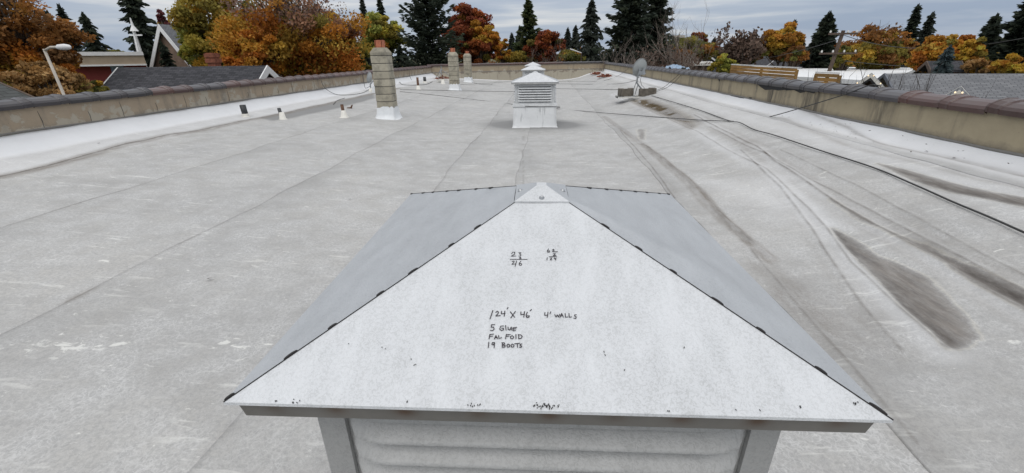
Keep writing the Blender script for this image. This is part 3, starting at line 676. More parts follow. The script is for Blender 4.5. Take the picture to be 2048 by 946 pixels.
# paint chips showing dark metal along the lower edge and a few loose flecks
rr = random.Random(5); chips = []
for cx, cy, n_, sx_, sy_ in ((1090, 812, 34, 26, 4), (950, 809, 8, 16, 3), (590, 802, 5, 8, 4), (553, 803, 2, 3, 2), (1337, 822, 3, 4, 2), (1601, 812, 3, 4, 3), (1712, 806, 5, 12, 4), (829, 730, 2, 2, 3), (815, 803, 2, 2, 3), (1490, 820, 2, 60, 2), (1270, 690, 4, 160, 90), (760, 720, 4, 150, 60)):
    for _ in range(n_):
        x, y = cx + rr.gauss(0, sx_ * .5), cy + rr.gauss(0, sy_ * .5); chips.append([(x, y), (x + rr.uniform(-1.5, 1.5), y + rr.uniform(.5, 3))])
inkchips = ink('paint_chip', chips, .0009, M['black'], 1, 0, 0); inkchips['kind'] = 'stuff'

# ================================================================== CHIMNEYS
def chimney(px, pyb, pytop, pyflue, Y, wdt, label, ncourse, seed):
    rs = random.Random(seed); base = on_y(px, pyb, Y); top = on_y(px, pytop, Y).z; fz = on_y(px, pyflue, Y).z
    zb = float(prof(base.x)); root = thing('chimney', (base.x, Y, zb), label, 'chimney', 'concrete block chimneys with clay flues')
    Ht = top - zb; slv = .34; h = (Ht - slv + .06) / ncourse
    for i in range(ncourse):
        z0 = slv - .06 + i * h; last = i == ncourse - 1; mb = MB(); gx = .009
        w0 = wdt / 2 + rs.uniform(-.004, .004); w1 = w0 * (.66 if last else 1); zz = [z0 + gx, z0 + h - (.13 if last else gx), z0 + h - (0 if last else gx * .99)]
        bv = .008
        rings = [(w0 - bv, zz[0]), (w0, zz[0] + bv), (w0, zz[1] - (0 if last else bv)), (w1 - bv, zz[2])]
        mb.add([(a * r, b * r, z) for r, z in rings for a, b in ((-1, -1), (1, -1), (1, 1), (-1, 1))],
               [(k * 4 + j, k * 4 + (j + 1) % 4, k * 4 + 4 + (j + 1) % 4, k * 4 + 4 + j) for k in range(3) for j in range(4)] + [(12, 13, 14, 15), (3, 2, 1, 0)])
        o = mb.build('chimney_block', M['block'], root); o.rotation_euler = (0, 0, rs.uniform(-.012, .012)); o.location = (rs.uniform(-.004, .004), rs.uniform(-.004, .004), 0)
        if i < ncourse - 1: MB().box((0, 0, z0 + h), (wdt - .022, wdt - .022, .024)).build('mortar_bed', M['mortar'], root)
    fl = MB(); fw_ = wdt * .40; fh = fz - top
    fl.box((0, -fw_ / 2, Ht + fh / 2 - .03), (fw_, .03, fh + .06)); fl.box((0, fw_ / 2, Ht + fh / 2 - .03), (fw_, .03, fh + .06))
    for s in (-1, 1): fl.box((s * fw_ / 2, 0, Ht + fh / 2 - .03), (.03, fw_ + .03, fh + .0603))
    fl.box((0, 0, Ht - .02), (fw_ - .02, fw_ - .02, .05)); fl.build('clay_flue', M['clay'], root)
    # white membrane sleeve, ragged at its top and flared over the deck
    mb = MB(); K = 40; lev = [(-.06, wdt / 2 + .24), (.0, wdt / 2 + .13), (.045, wdt / 2 + .065), (.14, wdt / 2 + .03), (slv, wdt / 2 + .012)]
    vs = []
    for li, (z, r) in enumerate(lev):
        for j in range(K):
            k4, q = divmod(j, 10); f = q / 10 * 2 - 1; c, s = [(1, 0), (0, 1), (-1, 0), (0, -1)][k4]
            x, y = f * r, -r; rnd = (1 - .22 * abs(f) ** 4) if li < 2 else 1
            jit = rs.uniform(-.03, .03) if li == 4 else 0
            X_, Y_ = (c * x - s * y) * rnd * (1 + (rs.uniform(-.06, .06) if li < 2 else 0)), (s * x + c * y) * rnd
            dz = float(prof(base.x + X_)) - zb if li < 3 else 0
            vs.append((X_, Y_, z + jit + dz + (.012 if li == 0 else 0)))
    mb.add(vs, [(i * K + j, i * K + (j + 1) % K, (i + 1) * K + (j + 1) % K, (i + 1) * K + j) for i in range(4) for j in range(K)])
    mb.build('sleeve', M['whitecoat'], root, True); return root
chimney(778, 237, 95, 80, 13.1, .475, 'tall nearest block chimney on the left with orange clay flue and white sleeve', 8, 1)
chimney(910, 178, 104, 96, 24.5, .475, 'middle block chimney, second of the three from the left', 7, 2)
chimney(937, 166, 107, 102, 32.0, .475, 'farthest block chimney, the slim one nearest the far wall', 6, 3)

# ================================================================== PIPES AND BOOTS
def pipe(px, py, rad, hgt, mat, label, boot_h=.14, boot_r=.10, lean=(0, 0), cone=True):
    boot_r *= .80
    p = deck(px, py); root = thing('vent_pipe', p, label, 'vent pipe', 'vent pipes through the roof')
    mb = MB(); k = 14; t_ = Vector((lean[0], lean[1], hgt))
    mb.tube([Vector((0, 0, -.05)), t_], rad, k); mb.build('pipe', M[mat], root, True)
    ip = MB(); ip.tube([t_ - Vector((0, 0, .004)), t_ + Vector((0, 0, .002))], rad * .8, k); ip.build('pipe_mouth', M['dark'], root)
    bm = MB(); bm.lathe([(boot_r * 1.5, -.03), (boot_r * 1.45, .012), (boot_r * 1.05, .025), (rad * (1.35 if cone else 1.25), boot_h), (rad * 1.05, boot_h + .006)], 18)
    bm.build('boot', M['boot'], root, True)
pipe(492, 233, .075, .30, 'blackpipe', 'stout black vent pipe standing by the white edge on the left', .07, .09, (-.02, 0), False)
pipe(566, 239, .045, .30, 'blackpipe', 'thin black leaning vent pipe in a white cone boot on the grey band', .19, .10, (-.05, 0))
pipe(689, 235, .045, .37, 'rustpipe', 'rusty brown vent pipe in a white cone boot in front of the tall chimney', .20, .12, (-.02, 0))
pipe(837, 180, .06, .62, 'rustpipe', 'tall dark rusty vent pipe right of the tall chimney', .22, .14)
pipe(850, 166, .09, .36, 'blackpipe', 'short black pipe beside the far brick heap', .10, .13, (0, 0), False)
pipe(886, 168, .05, .55, 'rustpipe', 'far thin pipe beside the white frame by the middle chimney', .28, .15)
p = deck(700, 217); rt = thing('debris', p, 'small dark rusted scrap lying on the deck near the rusty pipe', 'scrap')
MB().prism([(-.11, 0, .0), (.05, 0, 0), (.10, 0, .12), (.06, 0, .11), (.02, 0, .045), (-.11, 0, .03)], (0, .05, 0)).build('scrap_metal', M['rustpipe'], rt)

# ================================================================== CABLES
def cable(pts, rad, label, sag=None):
    mb = MB(); sm = []
    for i in range(len(pts) - 1):
        p0, p1, p2, p3 = pts[max(i - 1, 0)], pts[i], pts[i + 1], pts[min(i + 2, len(pts) - 1)]
        for k in range(8):
            t_ = k / 8; sm.append(.5 * ((2 * p1) + (p2 - p0) * t_ + (2 * p0 - 5 * p1 + 4 * p2 - p3) * t_ ** 2 + (3 * p1 - p0 - 3 * p2 + p3) * t_ ** 3))
    sm.append(pts[-1]); mb.tube(sm, rad, 6)
    return tag(mb.build('cable', M['cable'], None, True), label, 'cable', 'black cables on the roof')
def dk(l, up=.02): return [deck(*q) + Vector((0, 0, up)) for q in l]
cable(dk([(1303, 193), (1391, 220), (1454, 243), (1479, 248), (1507, 262), (1549, 274), (1637, 304), (1743, 339), (1830, 376), (1900, 408), (1975, 440), (2048, 473), (2120, 505)], .03), .009, 'thick black cable running from the dish sled down the right side of the roof')
cable(dk([(800, 184), (870, 191), (1022, 209)]) + [Vector((-.5, 12.1, .60)), Vector((.4, 12.1, .58))] + dk([(1116, 219), (1200, 227), (1300, 235), (1390, 242), (1454, 245)], .03) + [on_y(1500, 242, 10.2), on_y(1560, 228, 9.4), on_x(1680, 192, 5.1), on_x(1735, 178, 5.2) + Vector((0, 0, .05)), on_x(1762, 172, 5.4)], .009, 'black cable strung across the roof behind the vent and up over the right coping')
cable(dk([(800, 180), (860, 181), (960, 183), (1030, 184)]), .010, 'cable lying straight across the roof before the middle chimney')
cable(dk([(920, 170), (990, 166), (1030, 162)]) , .008, 'cable slanting from the far chimney foot towards the vent')
cable(dk([(1110, 178), (1180, 179), (1240, 180)]), .010, 'short cable between the vent and the dish sled')
cable(dk([(1112, 168), (1180, 169), (1240, 168), (1275, 160)]) , .009, 'cable running from the vent to the foot of the dish')
cable(dk([(1112, 163), (1190, 163), (1215, 160), (1240, 150)], .02) + [on_x(1256, 137, 5.15), on_x(1262, 128, 5.3)], .008, 'thin far cable climbing over the right wall left of the dish')
cable(dk([(985, 170), (955, 168), (930, 160)]) , .008, 'short dark cable behind the far chimney')
cable([on_x(642, 160, -8.75), on_x(650, 176, -8.6)] + dk([(672, 190), (700, 191), (725, 187), (738, 180)], .03), .009, 'loose cable hanging off the left wall to the left dish')
cable([on_x(725, 149, -8.7), on_x(728, 165, -8.5), on_x(731, 176, -8.2)] + dk([(742, 176)], .1), .010, 'black cable looping from the coping to the left dish')
cable(dk([(667, 210), (675, 202), (690, 197)], .02), .008, 'short curled wire on the grey band')
cable(dk([(793, 150), (800, 166), (812, 171), (850, 170), (865, 164)], .03), .012, 'thick dark cable curving along the foot of the left wall')
cable([on_x(818, 138, -8.7), on_x(819, 150, -8.5), on_x(823, 160, -8.3)], .011, 'short cable dangling on the left wall behind the tall chimney')
cable([on_x(1365, 142, 5.3), on_x(1345, 160, 5.05), on_x(1328, 174, 4.8)] + dk([(1312, 183), (1303, 187)], .04), .008, 'cable sagging from the right coping to the dish sled, upper of a pair')
cable([on_x(1368, 143, 5.3), on_x(1350, 163, 5.0), on_x(1332, 176, 4.7)] + dk([(1316, 184), (1304, 189)], .04), .008, 'cable sagging from the right coping to the dish sled, lower of a pair')

# ================================================================== DISHES
def dish(loc, aim, rx, ry, name_parent, mat='dish'):
    q = Vector(aim).to_track_quat('Z', 'Y').to_matrix(); mb = MB(); K, R_ = 32, 8; vs = [Vector((0, 0, 0))]
    for i in range(1, R_ + 1):
        r = i / R_
        for j in range(K): th = 2 * math.pi * j / K; vs.append(Vector((rx * r * math.cos(th), ry * r * math.sin(th), .10 * r * r)))
    n0 = len(vs); vs += [v - Vector((0, 0, .012)) for v in vs]
    fs = []
    for off, fl in ((0, 1), (n0, -1)):
        fs += [(off, off + 1 + j, off + 1 + (j + 1) % K)[::fl] for j in range(K)]
        fs += [(off + 1 + i * K + j, off + 1 + (i + 1) * K + j, off + 1 + (i + 1) * K + (j + 1) % K, off + 1 + i * K + (j + 1) % K)[::fl] for i in range(R_ - 1) for j in range(K)]
    e0 = 1 + (R_ - 1) * K; fs += [(e0 + j, e0 + (j + 1) % K, n0 + e0 + (j + 1) % K, n0 + e0 + j) for j in range(K)]
    mb.add([q @ v + Vector(loc) for v in vs], fs); return mb.build('dish_reflector', M[mat], name_parent, True), q
YD = 17.3
b0 = on_y(1275, 190, YD); zd = float(prof(b0.x)); dc = on_y(1281, 137, YD); mt = on_y(1276, 168, YD)
root = thing('satellite_dish', (b0.x, YD, zd), 'grey oval satellite dish seen from behind on a bent mast among concrete blocks', 'satellite dish')
o0 = Vector((b0.x, YD, zd))
ds, dq = dish(dc - o0, (-.18, .92, .38), .262, .345, root)
ms_ = MB(); hb = dc - o0 + Vector((-.02, -.10, -.20))
ms_.tube([on_y(1289, 188, YD) - o0 + Vector((0, 0, .05)), on_y(1279, 173, YD) - o0, on_y(1274, 166, YD) - o0, on_y(1274.5, 155, YD) - o0, hb], .028, 10); ms_.build('mast', M['steel'], root, True)
br = MB(); br.box(hb + Vector((.06, .02, .05)), (.24, .10, .12)); br.box(hb + Vector((.13, .03, .10)), (.05, .05, .26)); br.box(hb + Vector((-.02, .03, .12)), (.04, .05, .22))
br.tube([hb + Vector((-.08, 0, -.04)), hb + Vector((.02, -.03, .18)), hb + Vector((.20, 0, .02))], .014, 6); br.build('bracket', M['steel'], root)
st_ = MB()
for a, b_ in (((1274, 160), (1264, 188)), ((1276, 168), (1270, 189))): st_.tube([on_y(*a, YD) - o0, on_y(*b_, YD + .1) - o0], .014, 6)
st_.build('mast_strut', M['steel'], root)
ar = MB(); ar.tube([dc - o0 + Vector((0, .08, -.33)), dc - o0 + Vector((-.08, .62, -.26))], .016, 6); ar.box(dc - o0 + Vector((-.09, .66, -.22)), (.08, .14, .09)); ar.build('feed_arm', M['steel'], root)
cl = MB(); cl.tube([hb + Vector((.05, -.05, -.02)), hb + Vector((.02, -.08, -.2)), on_y(1283, 170, YD) - o0, on_y(1289, 176, YD) - o0, on_y(1283, 184, YD) - o0], .008, 5); cl.build('lead_wire', M['cable'], root, True)
# sled of angle iron carrying the ballast
sr_ = thing('ballast_sled', (b0.x, YD, zd), 'flat metal sled frame under the dish loaded with concrete blocks', 'sled')
for yy in (-.36, .36): MB().box((.03, yy, .04), (1.62, .06, .04)).build('rail', M['whiteframe'], sr_)
for xx in (-.62, -.15, .2, .62): MB().box((xx, 0, .062), (.06, .70, .016)).build('tray_bar', M['steel'], sr_)
for xx, wx in ((-.62, .34), (.76, .26)): MB().box((xx, .05, .012), (wx, .6, .01)).build('rubber_mat', M['dark'], sr_)
def block(px, py, w_, d_, h_, dy, rz, label):
    mb = MB(); bv = .012
    for sgn in (0,):
        rings = [(0, 1 - .04), (bv, 1), (h_ - bv, 1), (h_, 1 - .04)]
        mb.add([(a * w_ / 2 * r, b * d_ / 2 * (r * .5 + .5), z) for z, r in rings for a, b in ((-1, -1), (1, -1), (1, 1), (-1, 1))],
               [(k * 4 + j, k * 4 + (j + 1) % 4, k * 4 + 4 + (j + 1) % 4, k * 4 + 4 + j) for k in range(3) for j in range(4)] + [(12, 13, 14, 15), (3, 2, 1, 0)])
    o = mb.build('concrete_block', M['blockdark']); p = on_y(px, py, YD + dy); o.location = (p.x, YD + dy, zd + .072); o.rotation_euler = (0, 0, rz)
    return tag(o, label, 'concrete block', 'concrete ballast blocks on the dish sled')
block(1243, 186, .19, .40, .26, .04, .10, 'grey ballast block at the far left end of the dish sled')
block(1252, 187, .34, .20, .27, -.24, .05, 'grey ballast block nearest the camera left of the dish mast')
block(1261, 184, .20, .34, .26, .24, -.05, 'grey ballast block tucked behind the left blocks of the dish sled')
block(1288, 187, .36, .20, .27, -.24, .03, 'grey ballast block right in front of the dish mast foot')
block(1304, 186, .24, .40, .28, -.02, -.06, 'grey ballast block at the right end of the dish sled')
# crumpled plastic sheet lying over the right coping beyond the dish
pc = on_x(1340, 127, 5.4); mb = MB(); r9 = random.Random(4)
fld = [[r9.uniform(-.07, .07) for _ in range(12)] for _ in range(12)]
mb.grid(lambda u, v: (pc.x - .1 + .7 * v, pc.y - .9 + 2.0 * u, CAPB + .12 + .10 * math.exp(-((u - .55) / .3) ** 2) * math.exp(-((v - .5) / .4) ** 2) + fld[int(u * 11)][int(v * 11)]), 11, 11)
tag(mb.build('plastic_sheet', M['foil']), 'crumpled bluish plastic sheet lying on the right coping beyond the dish', 'plastic sheet')
# left dish, edge-on, on a short post by the wall
lb_ = deck(745, 184); YL = lb_.y; zl = lb_.z
root = thing('satellite_dish', (lb_.x, YL, zl), 'small grey dish seen nearly edge on by the left wall, beside the tall chimney', 'satellite dish'); o0 = Vector((lb_.x, YL, zl))
dish(on_y(742, 156, YL) - o0, (-.93, .28, .25), .17, .25, root)
mb = MB(); mb.tube([Vector((-.06, 0, 0)), Vector((-.06, 0, .32)), on_y(744, 160, YL) - o0 + Vector((.05, 0, 0))], .03, 8); mb.build('mast', M['steel'], root, True)
mb = MB(); mb.lathe([(.14, -.05), (.12, .02), (.07, .16), (.04, .17)], 14, (-.06, 0, 0)); mb.build('boot', M['boot'], root, True)
mb = MB(); mb.box((.14, -.1, .10), (.16, .16, .26)); mb.box((.14, -.1, .25), (.12, .12, .04)); mb.build('junction_box', M['whitecoat'], root)

# ================================================================== BRICK HEAPS, TRIPOD AND FRAME
def heap(px, py, wx, wy, n_, label, seed):
    rs = random.Random(seed); p = deck(px, py); root = thing('brick_heap', p, label, 'brick heap', 'heaps of red bricks on the roof'); me = MB().box((0, 0, 0), (.20, .095, .06)).mesh('brick', M['brick'])
    for k in range(n_):
        o = link('brick', me, root); lay = 0 if k < n_ * .55 else (1 if k < n_ * .85 else 2); sc = 1 - .28 * lay
        o.location = (rs.uniform(-1, 1) * wx * sc, rs.uniform(-1, 1) * wy * sc, .035 + .065 * lay); o.rotation_euler = (rs.uniform(-.1, .1), rs.uniform(-.1, .1), rs.uniform(0, 3.14))
heap(1195, 149, .45, .40, 34, 'smaller far heap of red bricks by the right wall', 1)
heap(1212, 154, .55, .45, 44, 'nearer heap of red bricks by the right wall left of the dish', 2)
heap(884, 159, .60, .50, 60, 'heap of red bricks under the antenna tripod on the left', 3)
p = deck(884, 159); root = thing('antenna_tripod', p, 'dark antenna tripod standing over the left brick heap', 'antenna mount'); mb = MB()
mb.tube([(0, 0, .2), (0, 0, .92)], .03, 8); mb.build('mast', M['steel'], root)
for k in range(3):
    a = k * 2.094 + .4; mb = MB(); mb.tube([(.70 * math.cos(a), .7 * math.sin(a), .1), (0, 0, .72)], .022, 6); mb.build('leg', M['steel'], root)
p = deck(892, 166); root = thing('white_frame', p, 'low white painted skid lying in front of the left brick heap', 'framework');  # a plain open white frame
for yy in (-.3, .3): MB().box((0, yy, .20), (1.0, .09, .10)).build('rail', M['whiteframe'], root)
for xx in (-.45, .45): MB().box((xx, 0, .10), (.09, .7, .10)).build('runner', M['whiteframe'], root)

# ================================================================== BUILDINGS AROUND
def uv_planar(o, udir, vdir):
    me = o.data; uvl = me.uv_layers.new(name='UVMap'); u = Vector(udir); v = Vector(vdir)
    for lp in me.loops:
        co = me.vertices[lp.vertex_index].co; uvl.data[lp.index].uv = (co.dot(u), co.dot(v))
def gable_house(name, A, B, half, drop, label, roofm, wallm, trim='white', cat='house', over=.35, barge=.22, base=GZ, wins=(), chim=None, bulbs=0):
    """ridge A->B (world points, level); eaves lie half metres aside and drop metres below"""
    A = Vector(A); B = Vector(B); B.z = A.z; root = thing(name, (A.x, A.y, base), label, cat); o0 = Vector((A.x, A.y, base))
    d = (B - A).normalized(); n_ = Vector((-d.y, d.x, 0)); a, b_ = A - o0, B - o0
    for s in (-1, 1):
        e = n_ * (s * half) + Vector((0, 0, -drop)); th = Vector((0, 0, -.16)); rs = MB()
        rs.prism([a, b_, b_ + e, a + e] if s < 0 else [b_, a, a + e, b_ + e], th)
        o = rs.build('roof_slope', M[roofm], root); uv_planar(o, d, e.normalized())
    wall = MB(); hw = half - .4; k = hw / half; ai, bi = a + d * over, b_ - d * over
    up = Vector((0, 0, -.17)); zt = a.z - drop * k - .17
    pl = lambda c: [Vector((c.x, c.y, 0)) - n_ * hw, Vector((c.x, c.y, 0)) + n_ * hw, Vector((c.x, c.y, zt)) + n_ * hw, c + up, Vector((c.x, c.y, zt)) - n_ * hw]
    wall.prism(pl(ai), bi - ai); wall.build('wall', M[wallm], root)
    for c, sg in ((a, -1), (b_, 1)):
        for s in (-1, 1):
            e = n_ * (s * half) + Vector((0, 0, -drop)); mb = MB(); off = d * (sg * .003)
            dn = Vector((0, 0, -barge)); q0 = c + off + Vector((0, 0, .012)); mb.prism([q0, q0 + e, q0 + e + dn, q0 + dn], d * (sg * .06)); mb.build('barge_board', M[trim], root)
    for (end, x, z, w_, h_, mat) in wins:
        c = (ai, bi)[end]; sg = (-1, 1)[end]; cc = c + n_ * x + d * (sg * .02); cc.z = z; mb = MB()
        q = [cc + n_ * (i * w_ / 2) + Vector((0, 0, j * h_ / 2)) for i, j in ((-1, -1), (1, -1), (1, 1), (-1, 1))]
        mb.prism(q, d * (sg * .05)); fr = mb.build('window', M['white'], root)
        mb = MB(); q = [cc + n_ * (i * w_ * .42) + Vector((0, 0, j * h_ * .44)) for i, j in ((-1, -1), (1, -1), (1, 1), (-1, 1))]; mb.prism(q, d * (sg * .055)); mb.build('pane', M[mat], fr)
    if chim:
        t_, off_, w_, h_ = chim; c = a.lerp(b_, t_) + n_ * off_; mb = MB(); mb.box(c + Vector((0, 0, h_ / 2 - .5)), (w_, w_, h_ + 1)); mb.box(c + Vector((0, 0, h_ * .80)), (w_ * 1.22, w_ * 1.22, .18)); mb.box(c + Vector((0, 0, h_ * .4)), (w_ * 1.25, w_ * 1.25, .2)); mb.build('brick_chimney', M['brick'], root)
    if bulbs:
        bm_ = MB().lathe([(.005, -.015), (.013, -.008), (.013, .008), (.005, .016)], 8).mesh('bulb', M['bulb'])
        for s in (-1, 1):
            for k in range(bulbs):
                e = n_ * (s * half) + Vector((0, 0, -drop)); o = link('bulb', bm_, root); o.location = a + e * ((k + .3) / bulbs) - d * .12 + Vector((0, 0, .02))
    return root
# left: charcoal-roofed house, its gable facing right
pk = on_r(533, 131, 25); lf_ = on_y(235, 131, pk.y + 0.)
lf_.z = pk.z
gable_house('house', lf_, pk, 4.6, 3.2, 'long low house with charcoal shingle roof and white gable beyond the left wall', 'sh_dark', 'brick', 'white', chim=(.50, 1.6, .42, .62), barge=.35, over=.5)
pk = on_r(-40, 150, 16); fe = Vector((pk.x, pk.y, pk.z))
gable_house('house', Vector((fe.x, fe.y - 16, fe.z)), fe, 5.5, 2.6, 'house with grey green shingle roof at the far left edge below the coping', 'sh_green', 'brownwall', 'brownwall')
# church gable with open white spire
pk = on_r(317, 48, 50); dv_ = Vector((.08, 1, 0)).normalized()
gable_house('church', pk, pk + dv_ * 14, 3.6, 5.6, 'tan brick church gable with white barge boards behind the trees on the left', 'sh_grey', 'bricktan', 'white', 'church', barge=.55)
root = thing('spire', on_r(285, 128, 50), 'open white steel spire of leaning poles beside the church gable', 'spire'); root.location.z = GZ; o0 = Vector(root.location)
tip = on_r(261, 38, 50) - o0
for q in ((278, 128, 50), (287, 118, 52), (268, 110, 53)):
    mb = MB(); f_ = on_r(*q) - o0; f_ = Vector((f_.x + (f_.x - tip.x) * .8, f_.y + (f_.y - tip.y) * .8, 0)); mb.tube([f_, tip], [.17, .05], 8); mb.build('spire_leg', M['white'], root)
mb = MB(); mb.box(tip - Vector((0, 0, 1.2)), (1.1, .10, .10)); mb.build('cross_arm', M['white'], root)
mb = MB(); mb.lathe([(.30, -.1), (.09, .3), (.03, .9)], 8, tip - Vector((0, 0, .8))); mb.build('finial', M['white'], root)
# flat tan building with red wall below
def flat_building(px0, px1, pyt, r, depth, parts, label, base=GZ, roofm='whiteroof'):
    A = on_r(px0, pyt, r); B = on_r(px1, pyt, r); B.z = A.z = (A.z + B.z) / 2; d = (B - A); Ln = d.length; d.normalize(); n_ = Vector((-d.y, d.x, 0))
    if n_.y < 0: n_ = -n_
    root = thing('flat_building', (A.x, A.y, base), label, 'building'); o0 = Vector((A.x, A.y, base)); a = A - o0
    for nm, f0, f1, z0, z1, mat, pro in parts:
        P0 = a + d * (Ln * f0) - n_ * pro; P1 = a + d * (Ln * f1) - n_ * pro; h0 = a.z + z0; h1 = a.z + z1; mb = MB()
        mb.prism([(P0.x, P0.y, max(0, h0)), (P1.x, P1.y, max(0, h0)), (P1.x, P1.y, h1), (P0.x, P0.y, h1)], n_ * (depth + pro * 2)); mb.build(nm, M[mat], root)
    return root
flat_building(130, 285, 108, 40, 14, (('fascia_wall', 0, 1, -.62, 0, 'tanwall', .6), ('fascia_trim', -.004, 1.004, -.10, .12, 'white', .68), ('soffit_trim', -.004, 1.004, -.72, -.622, 'white', .68), ('red_wall', 0, .5, -9, -.73, 'redwall', 0), ('window_strip', .5, .68, -9, -.73, 'foil', -.05), ('red_wall', .68, 1, -9, -.73, 'redwall', .002)), 'low tan flat roofed building with red lower wall behind the left trees')
# right: white roof and cedar screens
z_w = .35
def wr(px, py): return on_z(px, py, z_w)
q = [wr(1585, 152), wr(1765, 163), wr(1838, 134.5), wr(1640, 134.5), wr(1470, 129)]
q = [wr(1500, 148), wr(1775, 163), wr(1836, 135.5), wr(1462, 132)]
root = thing('white_roofed_building', (q[0].x, q[0].y, GZ), 'low building with broad white roof beyond the right wall', 'building'); o0 = Vector((q[0].x, q[0].y, GZ))
mb = MB(); mb.prism([p - o0 - Vector((0, 0, .25)) for p in q], (0, 0, .25)); mb.build('roof_sheet', M['whiteroof'], root)
cx_ = sum(q, Vector()) / 4
mb = MB(); mb.prism([Vector((p.x + (cx_.x - p.x) * .02, p.y + (cx_.y - p.y) * .02, GZ)) - o0 for p in q], (0, 0, z_w - .26 - GZ)); mb.build('wall', M['brownwall'], root)
def screen(px0, py0, px1, py1, hgt, n_, label, r0, r1, fz=0.):
    A = on_r(px0, py0, r0); B = on_r(px1, py1, r1); d = B - A; Ln = d.length; d2 = d.normalized(); n2 = Vector((-d.y, d.x, 0)).normalized()
    root = thing('wooden_screen', (A.x, A.y, A.z - hgt), label, 'wooden screen', 'cedar slat screens beyond the right wall'); hs = hgt / n_
    for t_ in (0.01, .5, .99): MB().box(Vector((d.x * t_, d.y * t_, d.z * t_ + hgt / 2 - .15)) + n2 * .07, (.09, .09, hgt + .2)).build('post', M['slat2'], root)
    sms = [MB().prism([Vector((0, 0, .008)), d + Vector((0, 0, .008)), d + Vector((0, 0, hs - .008)), Vector((0, 0, hs - .008))], n2 * .03).mesh('slat', M[mm]) for mm in ('slat', 'slat2')]
    for k in range(n_): o = link('slat', sms[1 if (k * 7) % 3 == 0 else 0], root); o.location = (n2.x * .01 * (k % 2), n2.y * .01 * (k % 2), k * hs)
    mb = MB().prism([Vector((0, 0, hgt + .004)), d + Vector((0, 0, hgt + .004)), d + Vector((0, 0, hgt + .05)), Vector((0, 0, hgt + .05))], n2 * .05); mb.build('top_rail', M['white'], root)
    return root
screen(1462, 130, 1594, 137, 1.15, 9, 'long golden cedar screen left of the white roof', 25, 22)
screen(1630, 146, 1678, 148, .95, 7, 'short golden cedar screen in front of the white roof', 20, 19.4)
# right: big grey shingle roof
pa = on_r(1772, 147, 23); pb = on_r(2400, 147, 23); pb = Vector((pa.x + 26, pa.y - 8.5, pa.z))
gable_house('house', pa, pb, 8.5, 3.3, 'wide house with pale grey shingle roof below the right wall', 'sh_grey', 'tanwall', 'greywall', barge=.14)
pk = on_r(1743, 148, 15.5)
gable_house('gabled_dormer', pk, pk + Vector((pk.x, pk.y, 0)).normalized() * .7, .95, .95, 'small dark gable edged with glowing bulbs beyond the right wall', 'sh_grey', 'brownwall', 'whiteframe', 'gable', over=.25, barge=.10, base=pk.z - 1.6, bulbs=5)
pk = on_r(1919, 181, 12.3)
gable_house('gabled_dormer', pk, pk + Vector((pk.x, pk.y, 0)).normalized() * 1.4, .5, .5, 'tiny white gable peak with glowing bulbs in front of the pale grey roof', 'sh_grey', 'whiteframe', 'whiteframe', 'gable', over=.1, barge=.08, base=pk.z - 1.0, bulbs=3)
# dark grey houses in the middle distance
pk = on_r(1657, 106, 62); gable_house('house', pk, pk + Vector((-2, 14, 0)), 6.5, 3.4, 'dark grey gabled house left of the utility pole', 'sh_dark', 'greywall', 'white', wins=((0, -1.2, pk.z - GZ - 3, 1.1, 1.2, 'glass'), (0, 1.2, pk.z - GZ - 3, 1.1, 1.2, 'glass')))
pa = on_r(1560, 112, 66); pb = on_r(1625, 110, 64); gable_house('house', pa, pb, 6, 3.2, 'long dark shingle roofed house below the dark spruce', 'sh_dark', 'greywall', 'white')
pk = on_r(1418, 110, 70); gable_house('house', pk, pk + Vector((1, 10, 0)), 4.5, 3.0, 'small dark house behind the bare trees right of the dish', 'sh_dark', 'greywall', 'white')
pk = on_r(1043, 104, 80); gable_house('house', pk, pk + Vector((2, 10, 0)), 4.2, 4.0, 'blue grey house with a lit window beyond the far wall', 'sh_grey', 'bluewall', 'white', wins=((0, .1, pk.z - GZ - 2.6, 1.0, 1.5, 'lit'), (0, 1.3, pk.z - GZ - 2.6, .8, 1.5, 'glass')))
pa = on_r(995, 116, 75); pb = on_r(1022, 116, 75); gable_house('house', pa, pb, 3.2, 2.0, 'low blue grey house left of the lit house beyond the far wall', 'foil', 'bluewall', 'white')
pa = on_r(1855, 122, 40); pb = on_r(1843, 122, 46); gable_house('shed', pa, pa + Vector((1.6, -.5, 0)), .9, .5, 'small dark roofed shed behind the white roof', 'sh_dark', 'brownwall', 'brownwall', 'shed')
flat_building(1380, 1425, 127.5, 44, 6, (('wall', 0, 1, -6, -.16, 'brownwall', 0), ('roof_edge', -.01, 1.01, -.15, .1, 'whiteframe', .2)), 'low flat roofed shed behind the bare bushes right of the dish')

# ================================================================== POLES AND LAMPS
p = on_r(122, 188, 13.5); tp = on_r(88, 98, 13.5); hgt = tp.z - GZ
root = thing('street_lamp', (tp.x + .3, tp.y, GZ), 'pale street lamp standing before the orange tree on the left', 'street lamp', 'street lamps')
b_ = on_r(126, 200, 13.5); bx, by = b_.x - tp.x - .3, b_.y - tp.y
MB().tube([(0, 0, 0), (-.3, 0, hgt)], [.038, .025], 10).build('pole', M['palepole'], root, True)
MB().tube([(-.3, 0, hgt - .03), (-.14, 0, hgt + .03), (.0, 0, hgt + .03)], .025, 8).build('arm', M['palepole'], root, True)
MB().lathe([(.015, -.16), (.05, -.10), (.06, .04), (.045, .13), (.01, .17)], 12, (.14, 0, hgt + .03), Matrix.Rotation(math.pi / 2, 3, 'Y')).build('lamp_head', M['white'], root, True)
tp = on_r(1267, 96, 52); root = thing('street_lamp', (tp.x, tp.y, GZ), 'weathered lamp pole with a long curved arm behind the dish', 'street lamp', 'street lamps'); hgt = tp.z - GZ
MB().tube([(0, 0, 0), (0, 0, hgt)], [.26, .20], 10).build('pole', M['barkgrey'], root)
